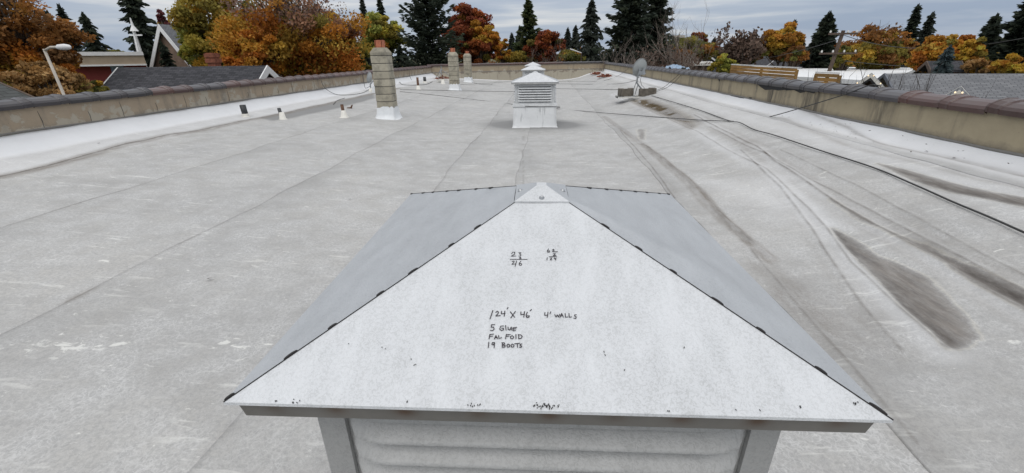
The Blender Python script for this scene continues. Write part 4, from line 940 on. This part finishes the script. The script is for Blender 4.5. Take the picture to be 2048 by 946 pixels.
o0 = Vector((tp.x, tp.y, GZ)); MB().tube([on_r(1267, 106, 52) - o0, on_r(1285, 93, 52) - o0, on_r(1308, 80, 52) - o0, on_r(1330, 74, 52) - o0, on_r(1350, 73, 52) - o0], [.17, .15, .14, .12, .10], 8).build('arm', M['palepole'], root, True)
MB().box(on_r(1358, 73, 52) - o0, (1.1, .45, .22)).build('lamp_head', M['palepole'], root); MB().box(Vector((-.2, 0, hgt - .1)), (1.2, .12, .12)).build('cross_arm', M['timber'], root)
tp = on_r(1140, 98, 60); root = thing('street_lamp', (tp.x + 3.0, tp.y, GZ), 'thin lamp with a straight pale arm before the firs beyond the far wall', 'street lamp', 'street lamps'); o0 = Vector((tp.x + 3., tp.y, GZ)); e_ = on_r(1163, 106, 60) - o0
MB().tube([(e_.x, e_.y, 0), e_], .08, 6).build('pole', M['timber'], root); MB().tube([e_, on_r(1140, 98, 60) - o0], [.07, .10], 6).build('arm', M['white'], root)
tp = on_r(1556, 100, 70); root = thing('street_lamp', (tp.x + 1.6, tp.y, GZ), 'small far lamp leaning over the dark roofs on the right', 'street lamp', 'street lamps'); o0 = Vector((tp.x + 1.6, tp.y, GZ))
MB().tube([(0, 0, 0), (0, 0, tp.z - GZ - 1.0), tp - o0], .08, 6).build('pole', M['palepole'], root); MB().box(tp - o0, (.8, .3, .2)).build('lamp_head', M['white'], root)
tp = on_r(1687, 61, 48); root = thing('utility_pole', (tp.x, tp.y, GZ), 'dark timber utility pole with two crossarms right of the dark spruce', 'utility pole'); hgt = tp.z - GZ
MB().tube([(-.9, 0, 0), (0, 0, hgt)], [.19, .14], 10).build('pole', M['timber'], root)
for dz, wl in ((.25, 2.3), (1.75, 3.0)):
    ca = MB().box((-.05, -.15, hgt - dz), (wl, .12, .14)).build('crossarm', M['timber'], root); MB()
    for k in range(4): MB().lathe([(.06, 0), (.08, .08), (.04, .2)], 8, (-.05 - wl * .45 + k * wl * .3, -.15, hgt - dz + .07)).build('insulator', M['whiteframe'], ca)
def wire(a, b_, sag, label):
    pts = [a.lerp(b_, k / 14) - Vector((0, 0, sag * 4 * (k / 14) * (1 - k / 14))) for k in range(15)]
    tag(MB().tube(pts, .022, 4).build('overhead_wire', M['cable'], None), label, 'wire', 'overhead wires from the utility pole')
wire(on_r(1687, 70, 48), on_r(2200, 40, 40), 1.2, 'overhead wire running right from the top of the utility pole')
wire(on_r(1680, 78, 48), on_r(1400, 122, 70), .8, 'overhead wire running left from the utility pole over dark roofs')
wire(on_r(1690, 122, 47), on_r(2300, 130, 45), .4, 'low wire crossing before the right trees')

# ================================================================== TREES
def leaf_cloud(C, size, tint, rs, elong=1.0, axis=None):
    n_ = len(C); a = rs.normal(size=(n_, 3)); a /= np.linalg.norm(a, axis=1)[:, None]
    if axis is not None: a = axis + .35 * a; a /= np.linalg.norm(a, axis=1)[:, None]
    b_ = rs.normal(size=(n_, 3)); b_ -= (b_ * a).sum(1)[:, None] * a; b_ /= np.linalg.norm(b_, axis=1)[:, None]
    s = size * rs.uniform(.6, 1.35, n_)[:, None]
    a = a * s * elong; b_ = b_ * s * .62
    V = np.stack([C - a, C + b_, C + a, C - b_], 1).reshape(-1, 3)
    T = np.repeat(np.c_[tint, np.ones(n_)], 4, 0); Fq = np.arange(n_ * 4).reshape(-1, 4)
    return V, Fq, T
def pal_pick(pal, n_, rs):
    k = rs.integers(0, len(pal), n_); return np.array(pal)[k]
PAL = dict(orange=[(.50, .205, .028), (.54, .265, .038), (.42, .15, .025), (.46, .28, .05)], amber=[(.50, .29, .04), (.55, .34, .05), (.42, .20, .035)], rust=[(.27, .075, .03), (.32, .10, .03), (.22, .06, .03)], brown=[(.27, .125, .038), (.34, .15, .04), (.20, .105, .042)],
           olive=[(.20, .19, .045), (.26, .22, .05), (.14, .145, .04)], yellow=[(.44, .35, .06), (.34, .32, .06), (.25, .26, .055)], gold=[(.36, .265, .05), (.42, .28, .048), (.27, .22, .05)], tan=[(.36, .21, .08), (.30, .17, .06), (.42, .26, .11)],
           dark=[(.040, .052, .036), (.052, .064, .040), (.033, .044, .032)], fir=[(.05, .06, .048), (.042, .052, .042), (.06, .07, .055)], green=[(.062, .085, .032), (.08, .09, .035), (.05, .07, .03)], blue=[(.07, .10, .105), (.06, .085, .09), (.09, .12, .12)],
           twig=[(.15, .10, .075), (.19, .13, .10), (.12, .085, .065)], mauve=[(.27, .15, .10), (.32, .17, .10), (.22, .14, .11)], wine=[(.12, .035, .045), (.15, .05, .05)])
def place(px, pt, hwpx, r):
    c = on_r(px, 110, r); top = on_r(px, pt, r).z
    l, rr_ = ray(px - hwpx, 105), ray(px + hwpx, 105); an = abs(math.atan2(l.x, l.y) - math.atan2(rr_.x, rr_.y)) / 2
    return Vector((c.x, c.y, GZ)), top - GZ, math.tan(an) * r
def branch_mesh(mb, tips, Ht, rad, rs, zb):
    mb.tube([(0, 0, -.3), (rs.normal() * .15, rs.normal() * .15, Ht * .35), (rs.normal() * .25, rs.normal() * .25, Ht * .62), (rs.normal() * .3, rs.normal() * .3, Ht * .93)], [rad, rad * .8, rad * .5, rad * .1], 8)
    for tp in tips:
        z0 = max(zb, min(Ht * .7, tp[2] - math.hypot(tp[0], tp[1]) * rs.uniform(.5, 1.1))); m_ = Vector((tp[0] * .5, tp[1] * .5, (z0 * .45 + tp[2] * .55) + rs.normal() * .2))
        mb.tube([(0, 0, z0), m_, tp], [rad * .34, rad * .2, rad * .04], 5, False)
def broadleaf(px, pt, hw, r, pal, label, name='maple_tree', pb=175, nclump=90, per=110, dens=1., leaf=None, bark='bark', shape=1.0, top_bare=0, seed=0, group='broadleaf trees around the building', pal2=None):
    rs = np.random.default_rng(seed + int(px)); base, Ht, R_ = place(px, pt, hw, r); cbz = max(.12 * Ht, on_r(px, pb, r).z - GZ)
    root = thing(name, base, label, 'tree', group)
    ch = (Ht - cbz) / 2; cz = cbz + ch
    d = rs.normal(size=(nclump, 3)); d /= np.linalg.norm(d, axis=1)[:, None]; rad = rs.uniform(.35, 1, nclump) ** .55
    lob = 1 + .18 * np.sin(3 * np.arctan2(d[:, 1], d[:, 0]) + seed) + .12 * rs.normal(size=nclump)
    C = d * rad[:, None] * lob[:, None] * np.array([R_ * .86, R_ * .86, ch * .90])
    zf = (C[:, 2] + ch) / (2 * ch); C[:, :2] *= (np.clip(1.12 - shape * .55 * np.clip(zf - .45, 0, 1) ** 1.2, .25, 1.2))[:, None]
    C[:, 2] += cz
    cr = R_ * rs.uniform(.12, .27, nclump)
    mb = MB(); tips = [Vector(C[k]) for k in rs.permutation(nclump)[:min(nclump, 46)]]; branch_mesh(mb, tips, Ht, .028 * Ht * .6 + .06, rs, cbz * .8)
    if top_bare:
        for k in range(top_bare):
            th = rs.uniform(0, 6.28); q = R_ * rs.uniform(.1, .75); e = Vector((q * math.cos(th), q * math.sin(th), Ht * rs.uniform(.86, 1.05))); s0 = Vector((e.x * .45, e.y * .45, cz)); mb.tube([s0, s0.lerp(e, .5) + Vector((rs.normal() * .2, rs.normal() * .2, 0)), e], [.05, .03, .01], 4, False)
            for _ in range(4):
                f = s0.lerp(e, rs.uniform(.4, .95)); mb.tube([f, f + Vector((rs.normal() * .5, rs.normal() * .5, rs.uniform(.2, .9)))], [.018, .006], 3, False)
    mb.build('trunk', M[bark], root, True)
    lf = leaf or r * .0025 + .010
    L_, T_ = [], []
    cl_t = pal_pick(pal if isinstance(pal, list) else PAL[pal], nclump, rs) * rs.uniform(.74, 1.36, nclump)[:, None]
    if pal2 is not None:
        sel = (C[:, 2] - cz) / ch + .5 * C[:, 0] / R_ + .35 * rs.normal(size=nclump) < pal2[1]; cl_t[sel] = pal_pick(PAL[pal2[0]], int(sel.sum()), rs) * rs.uniform(.7, 1.2, int(sel.sum()))[:, None]
    odd = rs.uniform(size=nclump) < .13; cl_t[odd] = pal_pick(PAL['gold'] + PAL['olive'] + PAL['amber'], int(odd.sum()), rs) * rs.uniform(.7, 1.2, (int(odd.sum()), 1))
    for k in range(nclump):
        zf_ = (C[k, 2] - cbz) / (2 * ch); n_ = int(2.3 * per * dens * (1 if not top_bare or zf_ < .62 else .22))
        if n_ < 2: continue
        q = rs.normal(size=(n_, 3)); q /= np.linalg.norm(q, axis=1)[:, None]; q *= (rs.uniform(0, 1, n_) ** .45)[:, None] * cr[k] * np.array([1.25, 1.25, .75]); L_.append(C[k] + q)
        T_.append(cl_t[k] * rs.uniform(.7, 1.3, n_)[:, None])
    V, Fq, T = leaf_cloud(np.vstack(L_), lf, np.clip(np.vstack(T_), 0, .6), rs)
    link('crown', np_mesh('crown', V, Fq, M['leaf'], {'tint': ('FLOAT_COLOR', T)}), root); return root
def conifer(px, pt, hw, r, pal, label, name='fir_tree', tiers=26, per=9, droop=.35, power=.85, seed=0, low=.06, ragged=.25, group='evergreen trees around the building', cards=26, up=0., lean=0., row=95):
    """hw is the half width seen in the photo at pixel row `row`"""
    rs = np.random.default_rng(seed + int(px) * 3); base, Ht, R_ = place(px, pt, hw, r); root = thing(name, base, label, 'tree', group)
    fv = min(.85, max(low, (on_r(px, row, r).z - GZ) / Ht)); R_ = min(R_ / max(.2, (1 - fv) ** power * 1.05), Ht * .30)
    MB().tube([(0, 0, -.3), (lean * .4, 0, Ht * .5), (lean, 0, Ht * .98)], [.014 * Ht + .08, .009 * Ht, .02], 7).build('trunk', M['barkdark'], root, True)
    sz = r * .0024 + .02; P_, A_, T_ = [], [], []; bm = MB(); NB = int(tiers * per * .95)
    for i in range(NB):
        f = low + (1 - low) * ((i + rs.uniform(0, 1)) / NB) ** .85 * .985; z = Ht * f
        rl = R_ * max(.03, (1 - f) ** power) * rs.uniform(1 - ragged * 1.7, 1 + ragged * .55); th = i * 2.39996 + rs.uniform(-.5, .5)
        dz = -droop * rl * rs.uniform(.5, 1.4); dr = np.array([math.cos(th), math.sin(th), 0]); n_ = max(12, int(cards * 1.9 * (.25 + .75 * rl / R_)))
        t_ = rs.uniform(.08, 1, n_) ** .8; sp = (rl * .17 + .05) * (1.2 - t_ * .85); side = np.array([-dr[1], dr[0], 0])
        q = np.outer(t_ * rl, dr) + np.outer(rs.normal(size=n_) * sp, side); q[:, 2] += dz * t_ ** 1.3 + up * rl * t_ ** 3 + rs.normal(size=n_) * sp * .30 - abs(rs.normal(size=n_)) * sp * .45
        q[:, 2] += z; q[:, 0] += lean * f ** 1.5; P_.append(q); A_.append(np.tile(dr + np.array([0, 0, -droop * .9 + up - .25]), (n_, 1)))
        ct = pal_pick(PAL[pal], 1, rs)[0] * rs.uniform(.6, 1.4); T_.append(np.tile(ct, (n_, 1)) * rs.uniform(.75, 1.25, (n_, 1)))
        if i % 3 == 0: bm.tube([(lean * f ** 1.5, 0, z), Vector((dr[0] * rl * .8 + lean * f ** 1.5, dr[1] * rl * .8, z + dz * .7))], [.03 + .002 * Ht, .010], 3, False)
    tipn = 26; P_.append(np.c_[rs.normal(size=(tipn, 2)) * .02 * R_ + np.array([lean, 0]), Ht * rs.uniform(.95, 1.0, tipn)]); A_.append(np.tile([0, 0, 1.], (tipn, 1))); T_.append(np.tile(np.array(PAL[pal][0]), (tipn, 1)))
    bm.build('branch', M['barkdark'], root)
    V, Fq, T = leaf_cloud(np.vstack(P_), sz, np.vstack(T_), rs, 1.7, np.vstack(A_))
    link('crown', np_mesh('crown', V, Fq, M['leaf'], {'tint': ('FLOAT_COLOR', T)}), root); return root
def bare(px, pt, hw, r, label, pb=140, seed=0, stems=5, bark='barkgrey', depth=4, rad=.07, name='bare_tree', leafpal=None, nleaf=0, group='leafless trees around the building', spread=.5):
    rs = random.Random(seed + int(px)); base, Ht, R_ = place(px, pt, hw, r); root = thing(name, base, label, 'tree', group); mb = MB(); zb = max(.3, on_r(px, pb, r).z - GZ) * .75; ends = []
    mb.tube([(0, 0, -.2), (0, 0, zb)], [rad * 2.4, rad * 1.7], 7)
    def grow(p, d, ln, rd, lv):
        pts = [p]; q = p; dd = d.copy()
        for _ in range(3):
            dd = (dd + Vector((rs.gauss(0, .14), rs.gauss(0, .14), rs.uniform(0, .16)))).normalized(); q = q + dd * ln / 3; pts.append(q)
        mb.tube(pts, [rd, rd * .85, rd * .7, rd * .5], 4 if lv < 3 else 5, False); ends.append(q)
        if lv == 0: return
        for _ in range(rs.choice((2, 3, 3))):
            sp = rs.choice(pts[1:]); nd = (dd + Vector((rs.gauss(0, .55), rs.gauss(0, .55), rs.gauss(.15, .3)))).normalized(); grow(sp, nd, ln * rs.uniform(.55, .8), rd * .55, lv - 1)
    tl_ = Ht - zb
    for k in range(stems):
        a = 2 * math.pi * k / stems + rs.uniform(-.5, .5); d = Vector((math.cos(a) * spread * R_ / tl_ * 1.6, math.sin(a) * spread * R_ / tl_ * 1.6, 1)).normalized(); grow(Vector((0, 0, zb * rs.uniform(.7, 1))), d, tl_ * .52, rad, depth - 1)
    vs_ = np.array(mb.v)
    zmax = vs_[:, 2].max(); rmax = np.percentile(np.hypot(vs_[:, 0], vs_[:, 1]), 96); k_ = np.array([R_ / rmax, R_ / rmax, 1]); up_ = vs_[:, 2] > zb
    vs_ = vs_ * k_; vs_[up_, 2] = zb + (vs_[up_, 2] - zb) * (Ht - zb) / (zmax - zb); mb.v = [tuple(v) for v in vs_]
    mb.build('trunk', M[bark], root)
    if leafpal:
        nr = np.random.default_rng(seed); E_ = np.array([tuple(e) for e in ends]) * k_; E_[:, 2] = np.where(E_[:, 2] > zb, zb + (E_[:, 2] - zb) * (Ht - zb) / (zmax - zb), E_[:, 2])
        idx = nr.integers(0, len(E_), nleaf); C = E_[idx] + nr.normal(size=(nleaf, 3)) * R_ * .10; tint = pal_pick(PAL[leafpal], nleaf, nr) * nr.uniform(.7, 1.3, (nleaf, 1))
        V, Fq, T = leaf_cloud(C, r * .0035, tint, nr); link('crown', np_mesh('crown', V, Fq, M['leaf'], {'tint': ('FLOAT_COLOR', T)}), root)
    return root
# --- left side
broadleaf(40, -40, 125, 30, 'brown', 'big brownish orange maple filling the left edge behind the street lamp', pb=190, nclump=170, per=120, top_bare=26, pal2=('orange', -.05), seed=1)
broadleaf(70, 122, 95, 17, 'tan', 'pale tan shrub in front of the brown maple at the left edge', 'shrub_tree', pb=230, nclump=80, per=90, bark='barkgrey', seed=2, shape=.6)
broadleaf(165, 158, 26, 22, 'olive', 'small olive bush between the tan shrub and the charcoal roof', 'shrub_tree', pb=210, nclump=30, per=80, seed=3)
conifer(125, 25, 22, 75, 'fir', 'left of the three pale far conifers beside the brown maple', seed=1, ragged=.4)
conifer(155, 14, 27, 70, 'fir', 'tallest of the three pale far conifers beside the brown maple', seed=2, ragged=.45, droop=.2)
conifer(196, 28, 34, 62, 'dark', 'drooping dark conifer left of the white spire', seed=3, droop=.5, ragged=.5, power=.6)
broadleaf(215, 100, 50, 66, 'olive', 'dull olive tree low behind the tan building', 'shrub_tree', pb=135, nclump=40, per=60, seed=4)
conifer(298, -70, 42, 62, 'dark', 'towering dark fir behind the church gable', seed=4, tiers=36, ragged=.5, power=.6, droop=.2, cards=34)
broadleaf(348, 22, 18, 58, 'wine', 'small wine red tree beside the church roof', pb=70, nclump=24, per=60, seed=5)
conifer(330, 86, 17, 42, 'dark', 'dark green bushy evergreen in front of the church', 'evergreen_bush', seed=5, tiers=16, ragged=.35, power=.5)
broadleaf(446, -30, 84, 40, 'gold', 'broad olive gold tree above the charcoal roof', pb=150, nclump=150, per=85, seed=6, pal2=('yellow', -.1), shape=.8)
broadleaf(384, 56, 24, 46, 'yellow', 'yellowish tree right of the church', pb=140, nclump=60, per=80, seed=7)
broadleaf(598, -40, 128, 32, 'mauve', 'large orange maple with thin bare top, centre of the left trees', pb=165, nclump=190, per=130, top_bare=46, pal2=('orange', .45), seed=8)
broadleaf(520, 62, 62, 30, 'orange', 'bright orange tree just right of the white gable', pb=165, nclump=80, per=100, seed=9)
broadleaf(668, 22, 52, 36, 'amber', 'amber tree left of the tall chimney', pb=165, nclump=80, per=90, seed=10, pal2=('yellow', -.1))
broadleaf(705, 78, 36, 33, 'olive', 'olive green tree just left of the tall chimney foot', 'shrub_tree', pb=160, nclump=50, per=90, seed=11, pal2=('gold', -.3))
conifer(738, -10, 15, 85, 'fir', 'slim far fir left of the tall chimney top', seed=6, ragged=.35); conifer(772, -14, 20, 80, 'dark', 'dark far fir above the tall chimney', seed=7, ragged=.3)
broadleaf(768, 22, 44, 50, 'yellow', 'yellow green tree behind the tall chimney', pb=120, nclump=80, per=90, seed=12)
conifer(800, 92, 26, 46, 'dark', 'low dark evergreen right of the tall chimney', 'evergreen_bush', seed=8, tiers=14, power=.5)
conifer(862, -60, 72, 46, 'dark', 'massive dark pine behind the middle chimneys', 'pine_tree', seed=9, tiers=34, per=11, ragged=.45, power=.55, droop=.05, up=.35, cards=44)
broadleaf(935, 2, 48, 52, 'rust', 'tall rust red maple right of the dark pine', pb=130, nclump=130, per=100, seed=13)
broadleaf(965, 50, 36, 50, 'orange', 'lower orange red maple behind the far chimney', pb=130, nclump=80, per=90, seed=14, pal2=('rust', .2))
broadleaf(1005, 78, 17, 58, 'orange', 'small orange tree beyond the far wall left of the spruce', pb=125, nclump=34, per=70, seed=15)
# --- beyond the far wall
conifer(1024, 68, 14, 90, 'fir', 'small grey far fir left of the tall green spruce', seed=10); conifer(1040, 53, 14, 85, 'fir', 'middle sized far fir touching the tall green spruce', seed=11)
conifer(1056, -4, 33, 62, 'green', 'tall green spruce beyond the far wall', 'spruce_tree', seed=12, tiers=32, droop=.12, up=.25, ragged=.4, power=.8)
broadleaf(1090, 60, 34, 58, 'rust', 'rounded rust red tree right of the tall green spruce', pb=125, nclump=80, per=100, seed=16, bark='barkgrey', shape=.5)
bare(1075, 88, 30, 52, 'thin leafless shrub in front of the rounded rust tree', 125, 3, 6, depth=4, rad=.05); bare(1112, 62, 22, 56, 'leafless tree right of the rounded rust tree', 125, 4, 4, depth=4, rad=.05)
broadleaf(1030, 104, 40, 60, 'gold', 'low golden shrubs around the blue houses', 'shrub_tree', pb=128, nclump=40, per=50, seed=17)
conifer(1134, 58, 16, 80, 'fir', 'left small fir of the pair before the tall grey fir', seed=13); conifer(1149, 53, 15, 78, 'fir', 'right small fir of the pair before the tall grey fir', seed=14)
conifer(1178, -2, 34, 66, 'fir', 'tall grey green fir left of the giant dark pair', seed=15, tiers=34, droop=.4, ragged=.4, power=.7)
broadleaf(1140, 104, 34, 64, 'olive', 'dull olive bushes under the small firs', 'shrub_tree', pb=128, nclump=40, per=50, seed=18)
conifer(1256, -70, 62, 48, 'dark', 'giant dark fir, left of the pair behind the dish', seed=16, tiers=38, per=11, droop=.15, up=.2, ragged=.4, power=.62, cards=44)
conifer(1303, -55, 50, 50, 'dark', 'giant dark fir, right of the pair behind the dish', seed=17, tiers=38, per=11, droop=.30, up=.25, ragged=.35, power=.75, cards=40)
bare(1262, 55, 80, 40, 'leafless spreading tree in front of the giant dark firs', 135, 5, 8, depth=5, rad=.07, spread=.8)
bare(1365, -12, 62, 38, 'tall leafless tree with long upright shoots right of the dish', 140, 6, 7, depth=5, rad=.07, spread=.6)
bare(1330, 82, 62, 42, 'dense leafless brown thicket behind the curved lamp arm', 140, 7, 9, 'barkgrey', 5, .05, leafpal='twig', nleaf=1400)
broadleaf(1372, 76, 58, 60, 'olive', 'brownish olive tree behind the bare shoots right of the dish', pb=130, nclump=70, per=80, seed=19, pal2=('brown', .2))
broadleaf(1392, 62, 20, 75, 'rust', 'small rusty tree peeping above the brown thicket', pb=105, nclump=30, per=60, seed=20); broadleaf(1420, 84, 18, 72, 'rust', 'low orange red tree left of the brown open tree', pb=112, nclump=24, per=60, seed=21)
conifer(1424, 78, 6, 110, 'fir', 'tiny far fir below the hills right of the bare shoots', seed=18)
bare(1482, 50, 48, 56, 'brown open tree with thin remaining leaves left of the round orange tree', 125, 8, 7, 'barkgrey', 5, .07, leafpal='twig', nleaf=3200)
broadleaf(1478, 84, 44, 58, 'brown', 'brown olive bushy tree below the open brown tree', 'shrub_tree', pb=130, nclump=60, per=70, seed=22, pal2=('olive', .1))
broadleaf(1449, 112, 26, 34, 'yellow', 'yellow green shrub left of the long cedar screen', 'shrub_tree', pb=150, nclump=36, per=80, seed=23)
broadleaf(1560, 54, 44, 58, 'amber', 'round orange tree with brown left side, right of the brown open tree', pb=122, nclump=110, per=100, seed=24, pal2=('brown', -.35), shape=.4)
conifer(1575, 43, 12, 82, 'fir', 'far fir rising behind the round orange tree', seed=19); conifer(1600, 82, 14, 90, 'fir', 'low far fir left of the dark spruce', seed=20)
conifer(1640, 27, 30, 58, 'dark', 'dense dark spruce left of the utility pole', 'spruce_tree', seed=21, tiers=34, per=13, ragged=.18, power=.62, droop=.12, up=.15, cards=40)
broadleaf(1590, 92, 30, 56, 'brown', 'brown tree at the foot of the dark spruce', 'shrub_tree', pb=125, nclump=36, per=70, seed=25); broadleaf(1664, 84, 16, 70, 'orange', 'little orange tree just left of the utility pole', pb=120, nclump=24, per=60, seed=26)
broadleaf(1752, 50, 66, 55, 'brown', 'wide brown tree behind the white roof', pb=150, nclump=130, per=95, seed=27, pal2=('gold', -.15), shape=.5, top_bare=14)
broadleaf(1690, 92, 26, 50, 'olive', 'olive tree between the utility pole and the wide brown tree', 'shrub_tree', pb=138, nclump=40, per=70, seed=28)
conifer(1806, 12, 24, 64, 'dark', 'dark fir above the wide brown tree', seed=22, ragged=.3, droop=.15, up=.1); conifer(1838, 29, 24, 70, 'fir', 'greyer ragged fir right of the dark one on the right', seed=23, ragged=.5, droop=.1)
broadleaf(1880, 70, 62, 44, 'orange', 'bright orange maple at the right behind the pale grey roof', pb=150, nclump=120, per=100, seed=29, shape=.5); broadleaf(1938, 78, 34, 42, 'amber', 'yellow orange tree right of the bright orange maple', pb=150, nclump=60, per=90, seed=30)
conifer(1895, 92, 22, 36, 'blue', 'small blue grey spruce in front of the bright orange maple', 'spruce_tree', seed=24, tiers=18, per=10, power=.55)
conifer(1937, 32, 15, 60, 'dark', 'narrow dark conifer leaning over the yellow orange tree', 'cypress_tree', seed=25, power=.4, ragged=.3, droop=-.3, lean=1.2); conifer(1972, 48, 22, 58, 'dark', 'broad dark conifer between the narrow one and the right edge', seed=26, power=.4, ragged=.35, droop=-.2)
conifer(2020, 4, 44, 50, 'dark', 'large dark conifer at the right edge', seed=27, power=.45, ragged=.45, tiers=34, droop=-.05, up=.25, cards=40)
broadleaf(2030, 112, 40, 38, 'amber', 'amber shrub under the dark conifer at the right edge', 'shrub_tree', pb=160, nclump=50, per=80, seed=31); broadleaf(1965, 118, 30, 40, 'tan', 'dull tan shrub below the narrow dark conifer', 'shrub_tree', pb=150, nclump=36, per=70, seed=32)
bare(1670, 96, 38, 13, 'dark leafless branches rising between the cedar screens', 175, 9, 4, 'barkdark', 4, .05, spread=.7)
bare(1735, 108, 46, 14, 'thin leafless branches before the white roof', 175, 10, 4, 'barkdark', 4, .04, spread=.8)
bare(1795, 118, 45, 12.0, 'leafless branches over the left part of the pale grey roof', 200, 11, 4, 'barkdark', 4, .045, spread=.8)
bare(1880, 112, 62, 11.5, 'wide leafless branches over the middle of the pale grey roof', 205, 12, 5, 'barkdark', 4, .05, spread=.9)
bare(2010, 140, 52, 11, 'leafless branches over the right end of the pale grey roof', 215, 13, 4, 'barkdark', 4, .045, spread=.9)
# far-off wood that closes the view between the trees
rs = np.random.default_rng(99); C = []; T = []
for px in np.arange(-260, 2340, 7.):
    r = rs.uniform(92, 140); p = on_r(float(px), 110, r); h = rs.uniform(5.0, 8.6); n_ = 90; q = rs.normal(size=(n_, 3)) * np.array([2.0, 2.0, h * .24]) + np.array([p.x, p.y, GZ + h * .55]); C.append(q)
    T.append(np.tile(pal_pick(sum((PAL[k] for k in ('olive', 'fir', 'brown', 'dark', 'gold')), []), 1, rs)[0] * rs.uniform(.7, 1.2), (n_, 1)) * rs.uniform(.75, 1.25, (n_, 1)))
V, Fq, T = leaf_cloud(np.vstack(C), .62, np.vstack(T), rs)
o = link('far_wood', np_mesh('far_wood', V, Fq, M['leaf'], {'tint': ('FLOAT_COLOR', T)})); o['kind'] = 'stuff'

# dry leaves and grit blown against the foot of the right wall and over the deck
rl_ = random.Random(12); mb = MB()
spots = [(rl_.uniform(1690, 2030), rl_.gauss(0, 1)) for _ in range(46)] + [(rl_.uniform(1440, 1700), rl_.gauss(0, 1)) for _ in range(26)]
for x, q in spots:
    p = deck(x, 330 + (x - 2000) * .21 + q * 9); a = rl_.uniform(0, 6.28); l_ = rl_.uniform(.008, .022)
    e1 = Vector((math.cos(a), math.sin(a), rl_.uniform(-.2, .4))) * l_; e2 = Vector((-math.sin(a), math.cos(a), rl_.uniform(-.2, .4))) * l_ * .6; p = p + Vector((0, 0, .022))
    mb.add([p - e1, p + e2, p + e1, p - e2], [(0, 1, 2, 3)])
for x, y in ((198, 288), (283, 220), (330, 219), (610, 265), (1290, 205), (1283, 204), (715, 517), (1102, 300), (900, 480), (420, 560), (700, 400), (1500, 620)):
    p = deck(x, y) + Vector((0, 0, .015)); mb.add([p + Vector((-.03, 0, 0)), p + Vector((0, -.014, .006)), p + Vector((.03, .004, .01)), p + Vector((0, .016, 0))], [(0, 1, 2, 3)])
tag(mb.build('leaf_litter', M['barkdark']), kind='stuff')
